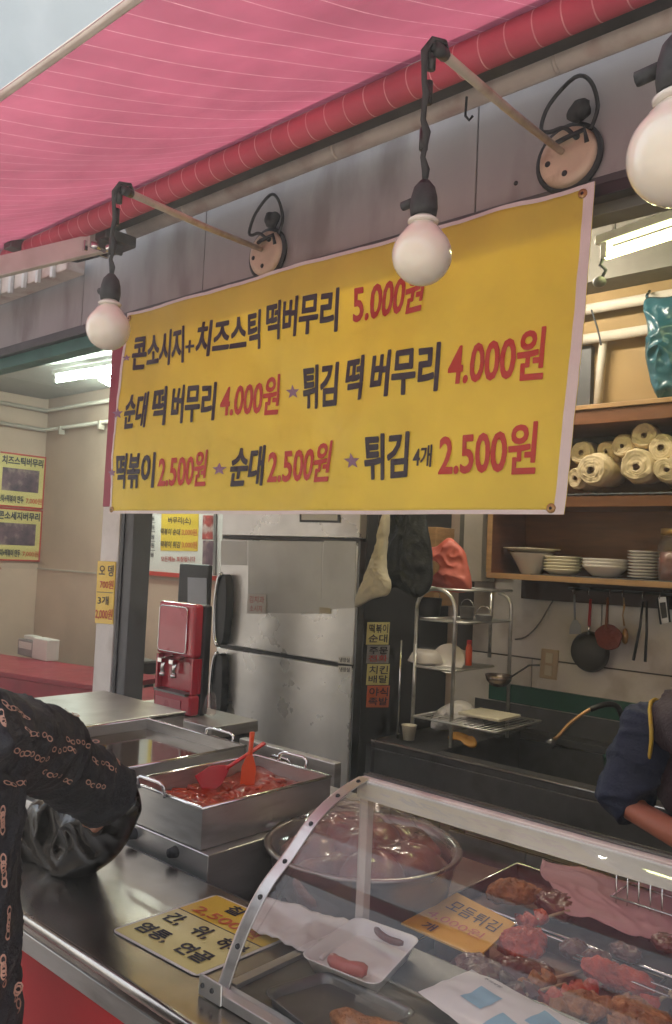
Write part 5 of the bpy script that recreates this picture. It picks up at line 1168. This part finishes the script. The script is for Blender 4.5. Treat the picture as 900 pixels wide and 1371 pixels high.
# amber container by sink
c = at(622, 1000, Z=.8); t = thing('amber_scrubber', 'amber yellow scrubbing cloth draped behind the sink front', 'cloth', (c.x, 2.72, .80))
o = MB().ell((c.x, 2.72, .825), (.06, .04, .022), 20, 12).build('cloth', 'yellowcloth', t); crumple(o, .03, 18, 3)
# coral bag on top of rack
YCB = 2.80
o = pillow(px4([(571, 736), (586, 730), (602, 720), (618, 733), (626, 752), (630, 774), (629, 791), (600, 792), (566, 791), (584, 779), (592, 757)], Y=YCB), (0, -.045, 0), 17, .45, sc=11).build('coral_bag', 'coral', weld=True)
tag(o, 'crumpled coral red plastic bag on top of the dish rack', 'bag')
# carton behind, dark hanging clothes, cream cloth
o = MB().box((at(565, 730, Y=3.1).x, 3.05, 1.30), (at(592, 730, Y=3.1).x, 3.2, at(565, 706, Y=3.1).z)).build('carton', 'woodedge', bevel=.004)
tag(o, 'tan carton standing between the dark garment and the coral bag', 'carton')
o = MB().box((at(630, 730, Y=3.2).x, 3.14, 1.42), (at(655, 730, Y=3.2).x, 3.26, 1.95)).build('beige_locker', 'pipe', bevel=.004); tag(o, 'narrow beige locker between coral bag and wooden cabinet', 'locker')
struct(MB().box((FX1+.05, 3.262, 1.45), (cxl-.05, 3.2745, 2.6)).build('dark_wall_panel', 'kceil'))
gm = thing('hanging_garment', 'black garment hanging against the dark side of the fridge', 'garment', (-2.1, 2.66, 1.25))
GX = at(515, 700, Y=2.64).x
g4 = [at(513, 600, Y=2.62), at(563, 600, Y=2.62), at(584, 788, Y=2.62), at(506, 800, Y=2.62)]
pillow([g4[0], g4[0].lerp(g4[1], .5)+Vector((0, 0, .02)), g4[1], at(572, 700, Y=2.62), at(580, 750, Y=2.62), at(576, 788, Y=2.62), at(556, 800, Y=2.62), at(530, 786, Y=2.62), at(504, 800, Y=2.62), at(506, 740, Y=2.62), at(507, 690, Y=2.62)], (0, -.035, 0), 15, .7, sc=9).build('fabric', 'cloth_dark', gm, weld=True)
h = g4[0].lerp(g4[1], .5); MB().tube([h+Vector((0, 0, -.02)), h+Vector((0, .02, .05)), h+Vector((0, .05, .04))], .004, 6).build('hook', 'chrome', gm)
cc_ = thing('cream_cloth', 'cream cloth tied in a point hanging at the fridge corner', 'cloth', at(490, 812, Y=2.58))
pillow(px4([(522, 684), (518, 730), (518, 765), (524, 782), (520, 796), (500, 802), (476, 813), (481, 792), (492, 764), (506, 725), (514, 686)], Y=2.55), (0, -.03, 0), 3, .35, sc=20).build('folds', 'cloth_cream', cc_, weld=True)
# faucet sprayer
fc = thing('faucet', 'curved brass sink faucet with a black sprayer hose', 'faucet', (-1.35, 3.1, .80))
pts = [at(x, y, Y=Y_) for x, y, Y_ in ((742, 990, 2.86), (748, 985, 2.86), (765, 967, 2.9), (790, 950, 2.95), (812, 943, 3.0), (828, 948, 3.05), (836, 975, 3.08), (838, 1010, 3.1))]
MB().tube(spl(pts[:5], 5), .007, 10).build('spout', 'gold', fc); MB().tube(spl(pts[3:], 5), [.010]*26, 10).build('hose', 'black', fc) if len(spl(pts[3:], 5)) == 26 else MB().tube(spl(pts[3:], 5), .011, 10).build('hose', 'black', fc)
d = (pts[0]-pts[2]).normalized(); MB().tube([pts[0], pts[0]+d*.03], [.012, .022], 14).build('spray_head', 'dsteel', fc)
o = MB().lathe([(.001, 0), (.05, 0), (.06, .10), (.062, .10), (.055, .1), (.045, .005), (.001, .005)], (at(800, 1050, Z=.85).x, 2.62, .801), 24).build('green_bucket', 'green'); tag(o, 'small green bucket at the sink front by the cook', 'bucket')
# ---------------------------------------------------------------- opposite side of the street (seen only in reflections)
for bi, (x0, x1, H, col, lb) in enumerate(((-16, -8.2, 6.2, (.45, .40, .33), 'cream two storey shop building across the street, farthest left'), (-8.1, -1.6, 7.4, (.52, .46, .40), 'beige three storey shop building across the street'), (-1.5, 5.5, 5.8, (.40, .33, .28), 'tan two storey shop building opposite the stall'), (5.6, 14, 6.8, (.48, .45, .42), 'grey cream building across the street, farthest right'))):
    bl_ = thing('shop_building', lb, 'building', ((x0+x1)/2, -7, 0), 'buildings across the street')
    mw_ = mat('facade_render_%d' % bi, col, .85, var=.08, scale=.8, bump=.1, bscale=20)
    MB().box((x0, -12, .0), (x1, -6.5, H)).build('wall', mw_, bl_)
    MB().box((x0-.05, -6.499, H-.25), (x1+.05, -6.35, H+.1)).build('cornice', 'white', bl_)
    n_ = int((x1-x0)/1.6)
    for fl_ in range(1, int(H/2.8)+1):
        for k in range(n_):
            xa_ = x0+.5+k*(x1-x0-.6)/n_; zz = fl_*2.7+.35
            if zz+1.2 > H-.3: continue
            f_o = MB().box((xa_-.05, -6.499, zz-.05), (xa_+1.0, -6.46, zz+1.15)).build('window', 'white', bl_); MB().box((xa_, -6.459, zz), (xa_+.95, -6.452, zz+1.1)).build('pane', 'dark', f_o)
    MB().box((x0+.3, -6.499, .1), (x1-.3, -6.47, 2.3)).build('shop_front', 'signgrey', bl_)
    MB().box((x0+.2, -6.499, 2.35), (x1-.2, -6.30, 2.95)).build('blank_sign_panel', 'cream', bl_)
tb_ = thing('sky_stand_in', 'added pale blue grey building standing in for the bluish sky corner at upper left', 'building', (-11, 6, 0))  # added block whose blue grey colour stands in for the bluish sky corner
MB().box((-15, 1.9, 0), (-8, 14, 9.3)).build('wall', mat('bluegrey_render', (.42, .49, .50), .8, var=.1, scale=.5, wear=((.62, .66, .66), .6, .7)), tb_)
MB().box((-15.1, 1.8, 9.31), (-7.9, 14.1, 9.5)).build('parapet', 'white', tb_)
for k in range(5):
    for fl_ in range(2):
        y_ = 2.6+k*2.2; zz = .9+fl_*2.6
        f_o = MB().box((-7.999, y_, zz), (-7.95, y_+1.3, zz+1.3)).build('window', 'white', tb_); MB().box((-7.949, y_+.06, zz+.06), (-7.94, y_+1.24, zz+1.24)).build('pane', 'greyblue', f_o)
hzm = bpy.data.materials.new('haze_air'); hzm.use_nodes = True; hn = hzm.node_tree.nodes; hn.remove(hn['Principled BSDF'])
pv = hn.new('ShaderNodeVolumePrincipled'); pv.inputs['Color'].default_value = (.95, .95, .95, 1); pv.inputs['Density'].default_value = .017; pv.inputs['Anisotropy'].default_value = .2  # thin haze added over everything to give dark tones a milky lift
hzm.node_tree.links.new(pv.outputs[0], hn['Material Output'].inputs['Volume'])
stuff(MB().box((-17, -13, -1.0), (16, 16, 10.5)).build('haze', hzm))
#@@PEOPLE
# ================================================================== PEOPLE
def hand(b, wrist, d, palm_n, L=.085, curl=.9, side=1):
    """palm, four bent fingers of unequal length and a thumb off the side"""
    wrist, d, pn = Vector(wrist), Vector(d).normalized(), Vector(palm_n).normalized(); s_ = d.cross(pn).normalized()*side
    b.tube([wrist-d*.02, wrist+d*.015, wrist+d*.05, wrist+d*L], [.024, .027, .036, .034], 14, flat=.5, up=pn)
    for i, (o_, l) in enumerate(((-.028, .062), (-.009, .072), (.010, .068), (.027, .052))):
        p = wrist+d*(L-.004)+s_*o_; a = 0; pts = [p]; cd_ = d
        for k, f in enumerate((.45, .32, .25)):
            a += curl*(.55+.35*k)*.9; cd_ = (d*math.cos(a)+pn*math.sin(a)); p = p+cd_*l*f*1.35; pts.append(p)
        b.tube(pts, [.0095, .009, .008, .0068], 10)
        b.ell(pts[-1], .0066, 8, 6)
    t0 = wrist+d*.025-s_*.022; t1 = t0+(d*.5-s_*.75+pn*.25).normalized()*.035; t2 = t1+(d*.75-s_*.1+pn*.6).normalized()*.030
    b.tube([t0, t1, t2], [.013, .0105, .008], 10); b.ell(t2, .0078, 8, 6)
def head(b, c, fwd, s_=1.0):
    c, f = Vector(c), Vector(fwd).normalized(); r = f.cross(Vector((0, 0, 1))).normalized(); u = r.cross(f)
    R = Matrix((r, f, u)).transposed()
    P_ = lambda x, y, z: c+R @ Vector((x, y, z))*s_
    b.ell(P_(0, -.012, .03), (.075*s_, .094*s_, .088*s_), 20, 14, R); b.ell(P_(0, .018, -.035), (.056*s_, .066*s_, .072*s_), 18, 12, R)
    b.ell(P_(0, .052, -.088), (.024*s_, .022*s_, .02*s_), 12, 8, R)
    b.tube([P_(0, .075, .012), P_(0, .096, -.018), P_(0, .104, -.034)], [.008*s_, .012*s_, .014*s_], 10); b.ell(P_(0, .082, -.062), (.024*s_, .012*s_, .009*s_), 12, 8, R)
    for sg in (-1, 1):
        b.ell(P_(sg*.03, .074, .028), (.02*s_, .012*s_, .006*s_), 10, 6, R); b.ell(P_(sg*.042, .048, -.02), (.022*s_, .02*s_, .02*s_), 10, 6, R)
        b.ell(P_(sg*.076, -.008, .0), (.008*s_, .02*s_, .032*s_), 10, 8, R)
    b.tube([P_(0, -.03, -.04), P_(0, -.035, -.13), P_(0, -.04, -.17)], [.05*s_, .048*s_, .056*s_], 16)
    return P_, R
def eyes_etc(P_, R, root, s_=1):
    for sg in (-1, 1):
        e = MB().ell(P_(sg*.031, .075, .012), (.012*s_, .007*s_, .0075*s_), 14, 10, R).build('eye', 'porc', root)
        MB().ell(P_(sg*.031, .0805, .012), (.0055*s_, .0025*s_, .0055*s_), 10, 8, R).build('iris', 'black', e)
    MB().ell(P_(0, .090, -.062), (.022*s_, .005*s_, .006*s_), 14, 8, R).build('lips', mat('lips', (.35, .10, .09), .4), root)
# ---- customer at the left
cu = thing('person', 'customer in a dark shirt with gold chain print holding a black bag', 'person', (-1.13, .46, .012))
HX, HY = -1.165, .47
body = MB(); P_, R = head(body, (HX, HY, 1.445), (-.1, 1, -.12), 1.0)
shR, shL = Vector((-1.045, .48, 1.255)), Vector((-1.38, .46, 1.255))
elR, wrR = at(60, 1006, Y=.69), at(150, 1032, Y=.84)
body.ell((-1.21, .45, 1.10), (.15, .095, .19), 20, 14); body.ell((-1.21, .45, .88), (.15, .10, .14), 20, 12)
body.tube([shR, elR, wrR], [.042, .034, .024], 14); body.tube([shL, (-1.46, .40, 1.0), (-1.49, .42, .84)], [.042, .034, .024], 14)
body.tube([(-1.13, .45, 1.28), shR], [.05, .045], 12); body.tube([(-1.28, .45, 1.28), shL], [.05, .045], 12)
hd_ = Vector((-.25, .30, -.9)).normalized(); hand(body, wrR+hd_*.012, hd_, (-.8, -.2, -.1), L=.072, curl=1.5)
hand(body, (-1.49, .42, .83), (0, .15, -1), (.95, .1, 0), curl=.45)
for sg in (-1, 1): body.tube([(-1.21+sg*.085, .45, .84), (-1.21+sg*.09, .46, .46), (-1.21+sg*.09, .45, .09)], [.082, .055, .038], 14); body.tube([(-1.21+sg*.09, .43, .05), (-1.21+sg*.095, .55, .04)], [.036, .03], 12)
blobmesh(body, 'body', 'skin', cu, .0065, 4); eyes_etc(P_, R, cu)
hr_ = MB().ell(P_(0, -.026, .048), (.086, .100, .088), 24, 16, R); hr_.ell(P_(0, -.06, -.03), (.078, .062, .085), 20, 14, R)
crumple(blobmesh(hr_, 'hair', 'hair', cu, .008, 4), .006, 40)
sh_ = MB(); sh_.ell((-1.21, .45, 1.12), (.19, .125, .205), 24, 16); sh_.ell((-1.21, .45, .93), (.185, .13, .19), 24, 14)
sh_.tube([(-1.21, .44, 1.33), (-1.21, .445, 1.25)], [.062, .10], 20)
sh_.tube([(-1.15, .46, 1.255), shR+Vector((0, 0, -.005)), (-1.02, .50, 1.21)], [.075, .072, .075], 16)
sh_.tube([(-1.27, .46, 1.255), shL, (-1.44, .43, 1.1), (-1.475, .41, .95)], [.075, .07, .06, .055], 16)
wr2 = wrR+hd_*.06
sh_.tube([shR, shR.lerp(elR, .5), elR, elR.lerp(wr2, .55), wr2.lerp(elR, .14), wr2], [.070, .068, .064, .056, .056, .050], 20)
# body side hem hangs straight down at the right
sh_.tube([(-1.05, .47, 1.2), (-1.045, .47, 1.0), (-1.05, .47, .80)], [.085, .095, .10], 18, flat=1)
shirt = blobmesh(sh_, 'shirt', 'shirt', cu, .006, 5); crumple(shirt, .010, 11, 2); folds(shirt, .008, 26, (.3, -.8, .45), 3.5, 2)
# printed chains: rings of real thickness laid on the cloth by nearest point
base = parent_world(shirt); me = shirt.data
bvh = BVHTree.FromPolygons([v.co+base for v in me.vertices], [tuple(p.vertices) for p in me.polygons])
def chains(starts):
    b = MB()
    for (x0, y0), (x1, y1), n in starts:
        pts = []
        n = max(n, int(math.hypot(x1-x0, y1-y0)/6.2)+1)
        for i in range(n):
            f = i/(n-1) if n > 1 else 0; d = RW @ Vector((x0+(x1-x0)*f-CX, y0+(y1-y0)*f-CY+2*math.sin(i*1.7), FOC)); h = bvh.ray_cast(EYE, d.normalized())
            if h[0] is not None: pts.append((h[0], h[1]))
        for i, (p, nn) in enumerate(pts):
            nx = pts[min(i+1, len(pts)-1)][0]-pts[max(0, i-1)][0]; nx = (nx-nn*nx.dot(nn)).normalized() if nx.length > 0 else nn.orthogonal(); w_ = nn.cross(nx)
            ro, ri = .0052, .0031; N = 10; vs = []
            for k in range(N):
                a = 2*PI*k/N; dd = nx*math.cos(a)*1.3+w_*math.sin(a)*.8
                for r in (ro, ri):
                    q = p+dd*r; h = bvh.find_nearest(q); vs.append((h[0] if h[0] is not None else q)+nn*.0012)
            b.add(vs, [(2*k, 2*((k+1) % N), 2*((k+1) % N)+1, 2*k+1) for k in range(N)])
    return b
CH = [((6, 942), (35, 960), 6), ((37, 978), (66, 988), 4), ((22, 1005), (63, 1017), 6), ((90, 990), (118, 998), 4), ((72, 1003), (100, 1005), 4), ((60, 1033), (94, 1045), 6), ((125, 1017), (155, 1030), 5), ((118, 1047), (138, 1055), 4), ((10, 1049), (34, 1050), 4),
      ((2, 955), (6, 968), 3), ((3, 1085), (3, 1110), 4), ((148, 999), (160, 1002), 3), ((4, 1150), (5, 1180), 4), ((12, 1220), (10, 1250), 4), ((4, 1285), (5, 1315), 4)]
stuff(chains(CH).build('printed_chains', 'chain', cu))
# chains on the parts that face away from this view
b = MB()
for _ in range(46):
    v = random.choice(me.vertices); p0 = v.co+base; nn0 = v.normal
    if nn0.dot(EYE-p0) > 0: continue
    dx = nn0.orthogonal().normalized()
    for i in range(5):
        h = bvh.find_nearest(p0+dx*(i*.013));
        if h[0] is None: continue
        p, nn = h[0], h[1]; e = nn.orthogonal().normalized(); w_ = nn.cross(e)
        vs = [p+(e*math.cos(2*PI*k/8)+w_*math.sin(2*PI*k/8))*r+nn*.0014 for k in range(8) for r in (.0066, .0042)]
        b.add(vs, [(2*k, 2*((k+1) % 8), 2*((k+1) % 8)+1, 2*k+1) for k in range(8)])
stuff(b.build('printed_chains', 'chain', cu))
tq = MB()
for sg in (-1, 1): tq.tube([(-1.21+sg*.08, .45, .86), (-1.21+sg*.09, .46, .46), (-1.21+sg*.09, .45, .12)], [.108, .08, .07], 18)
tq.ell((-1.21, .45, .84), (.18, .125, .10), 20, 12); blobmesh(tq, 'trousers', 'trousers', cu, .012, 4)
for sg in (-1, 1):
    s2 = MB().ell((-1.21+sg*.093, .50, .055), (.045, .125, .042), 20, 12); s2.build('shoe', 'shoe', cu)
# ---- black carrier bag
bcx = at(108, 1130, Y=.885)
bg = thing('black_bag', 'glossy black plastic carrier bag hanging from the customer\'s hand', 'bag', (bcx.x, bcx.y, CZ))
ol_ = px4([(112, 1050), (146, 1040), (174, 1046), (187, 1080), (172, 1118), (146, 1156), (104, 1180), (60, 1184), (30, 1176), (19, 1148), (26, 1108), (52, 1070), (88, 1060)], Y=.885)
pb_ = pillow(ol_, (0, -.055, 0), 33, .42, N_=40, sc=8.5)
for v in pb_.v: v.z = max(v.z, CZ+.002)
pb_.build('bag_body', 'blackbag', bg, weld=True)
wx0, wx1 = at(24, 1170, Y=.885).x, at(172, 1150, Y=.885).x; ztb = at(130, 1052, Y=.885).z
hp = wrR+hd_*.075
for sx in (-1, 1):
    e = Vector(((wx0+wx1)/2+sx*(wx1-wx0)*.22, .90, ztb-.012)); MB().tube([e, e.lerp(hp, .5)+Vector((sx*.012, 0, .0)), hp+Vector((-.012, 0, -.006))], [.024, .012, .007], 10, flat=.35).build('bag_handle', 'blackbag', bg)
o = MB().box((0, 0, 0), (.035, .004, .028)); cpt = at(119, 1086, Y=.845)
# ---- cook at the right
ck_ = thing('person', 'cook in navy sleeves and dark vest with yellow trim bending over the worktop', 'person', (-.48, 2.05, .02))
YC = 1.86
sh0 = at(868, 958, Y=YC); elb = at(838, 1078, Y=YC-.03); wr = at(925, 1128, Y=YC-.10)
tor = Vector((sh0.x+.16, YC+.04, sh0.z-.10)); hip = Vector((tor.x+.02, 2.12, .92))
hc = Vector((sh0.x+.34, YC-.02, sh0.z+.10))
body = MB(); P_, R = head(body, hc, (.55, -.6, -.55), 1.0)
body.tube([hip, hip.lerp(tor, .5), tor, Vector((hc.x-.10, YC, sh0.z+.02))], [.105, .10, .11, .05], 18)
body.tube([Vector((tor.x, YC+.02, sh0.z-.02)), sh0+Vector((.03, 0, -.02)), elb, wr], [.042, .042, .040, .029], 14)
sh1 = Vector((sh0.x+.26, YC-.14, sh0.z-.04)); el1 = sh1+Vector((.05, -.08, -.24)); wr1 = Vector((-.33, 1.60, .90))
body.tube([Vector((tor.x+.05, YC, sh0.z-.02)), sh1, el1, wr1], [.042, .042, .040, .028], 14)
hand(body, wr, (wr-elb), (0, -.2, -1), curl=.7); hand(body, wr1, (wr1-el1), (0, -.3, -1), curl=.7)
body.tube([Vector((hc.x-.05, YC+.0, hc.z-.08)), Vector((tor.x+.02, YC+.03, sh0.z-.03))], [.05, .06], 14)
for sg in (-1, 1): body.tube([hip+Vector((sg*.085, 0, -.03)), Vector((hip.x+sg*.09, 2.13, .5)), Vector((hip.x+sg*.09, 2.12, .09))], [.085, .058, .04], 14); body.tube([(hip.x+sg*.09, 2.15, .05), (hip.x+sg*.10, 2.02, .045)], [.036, .03], 12)
blobmesh(body, 'body', mat('skin_warm', (.46, .17, .10), .5, var=.12, scale=12, sss=.15, bump=.1, bscale=90), ck_, .007, 4); eyes_etc(P_, R, ck_)
hr_ = MB().ell(P_(0, -.026, .045), (.086, .100, .09), 24, 16, R); crumple(blobmesh(hr_, 'hair', 'hair', ck_, .009, 4), .006, 40)
sl = MB(); sl.tube([sh0+Vector((.05, .01, -.005)), sh0+Vector((.004, 0, -.03)), sh0.lerp(elb, .5)+Vector((-.004, 0, 0)), elb+Vector((-.002, 0, .018)), elb.lerp(wr, .16)+Vector((0, 0, .002))], [.052, .062, .066, .064, .050], 22)
o = blobmesh(sl, 'left_sleeve', 'navy', ck_, .0055, 4); crumple(o, .010, 14, 3); folds(o, .009, 24, elb-sh0, 3, 5)
sl = MB(); sl.tube([sh1+Vector((-.04, 0, 0)), sh1, sh1.lerp(el1, .5), el1, el1.lerp(wr1, .2)], [.052, .06, .06, .055, .046], 22)
o = blobmesh(sl, 'right_sleeve', 'navy', ck_, .008, 4); crumple(o, .01, 16, 8)
ve = MB(); ve.tube([hip+Vector((0, 0, -.08)), hip, hip.lerp(tor, .5), tor+Vector((-.01, 0, 0)), Vector((tor.x+.0, YC+.02, sh0.z-.035))], [.155, .155, .145, .148, .10], 24)
ve.tube([sh0+Vector((.055, .0, .0)), sh1+Vector((-.05, .0, .015))], [.062, .062], 18)
ve.tube([Vector((tor.x, YC+.02, sh0.z-.0)), Vector((hc.x-.09, YC, sh0.z+.03))], [.10, .066], 18)
o = blobmesh(ve, 'vest', 'vest', ck_, .008, 5); crumple(o, .010, 12, 3); folds(o, .007, 16, (0, 0, 1), 3, 9)
# yellow piping round the armhole, blue apron string
ring = []
for i in range(13):
    a = -.6*PI+1.35*PI*i/12; ring.append(sh0+Vector((.022, 0, -.035))+Vector((.012*math.cos(a*2), -.068*math.cos(a), .068*math.sin(a))))
MB().tube(ring, .0045, 8, flat=1.9).build('yellow_piping', 'vestyel', ck_)
o = MB().ell(tor+Vector((-.03, -.135, -.18)), (.03, .02, .05), 16, 12).build('blue_apron', 'blue', ck_)
tq = MB()
for sg in (-1, 1): tq.tube([hip+Vector((sg*.08, 0, -.02)), Vector((hip.x+sg*.09, 2.13, .5)), Vector((hip.x+sg*.09, 2.12, .12))], [.11, .085, .075], 18)
blobmesh(tq, 'trousers', 'trousers', ck_, .012, 4)
for sg in (-1, 1): MB().ell((hip.x+sg*.095, 2.07, .06), (.045, .125, .04), 20, 12).build('shoe', 'shoe', ck_)
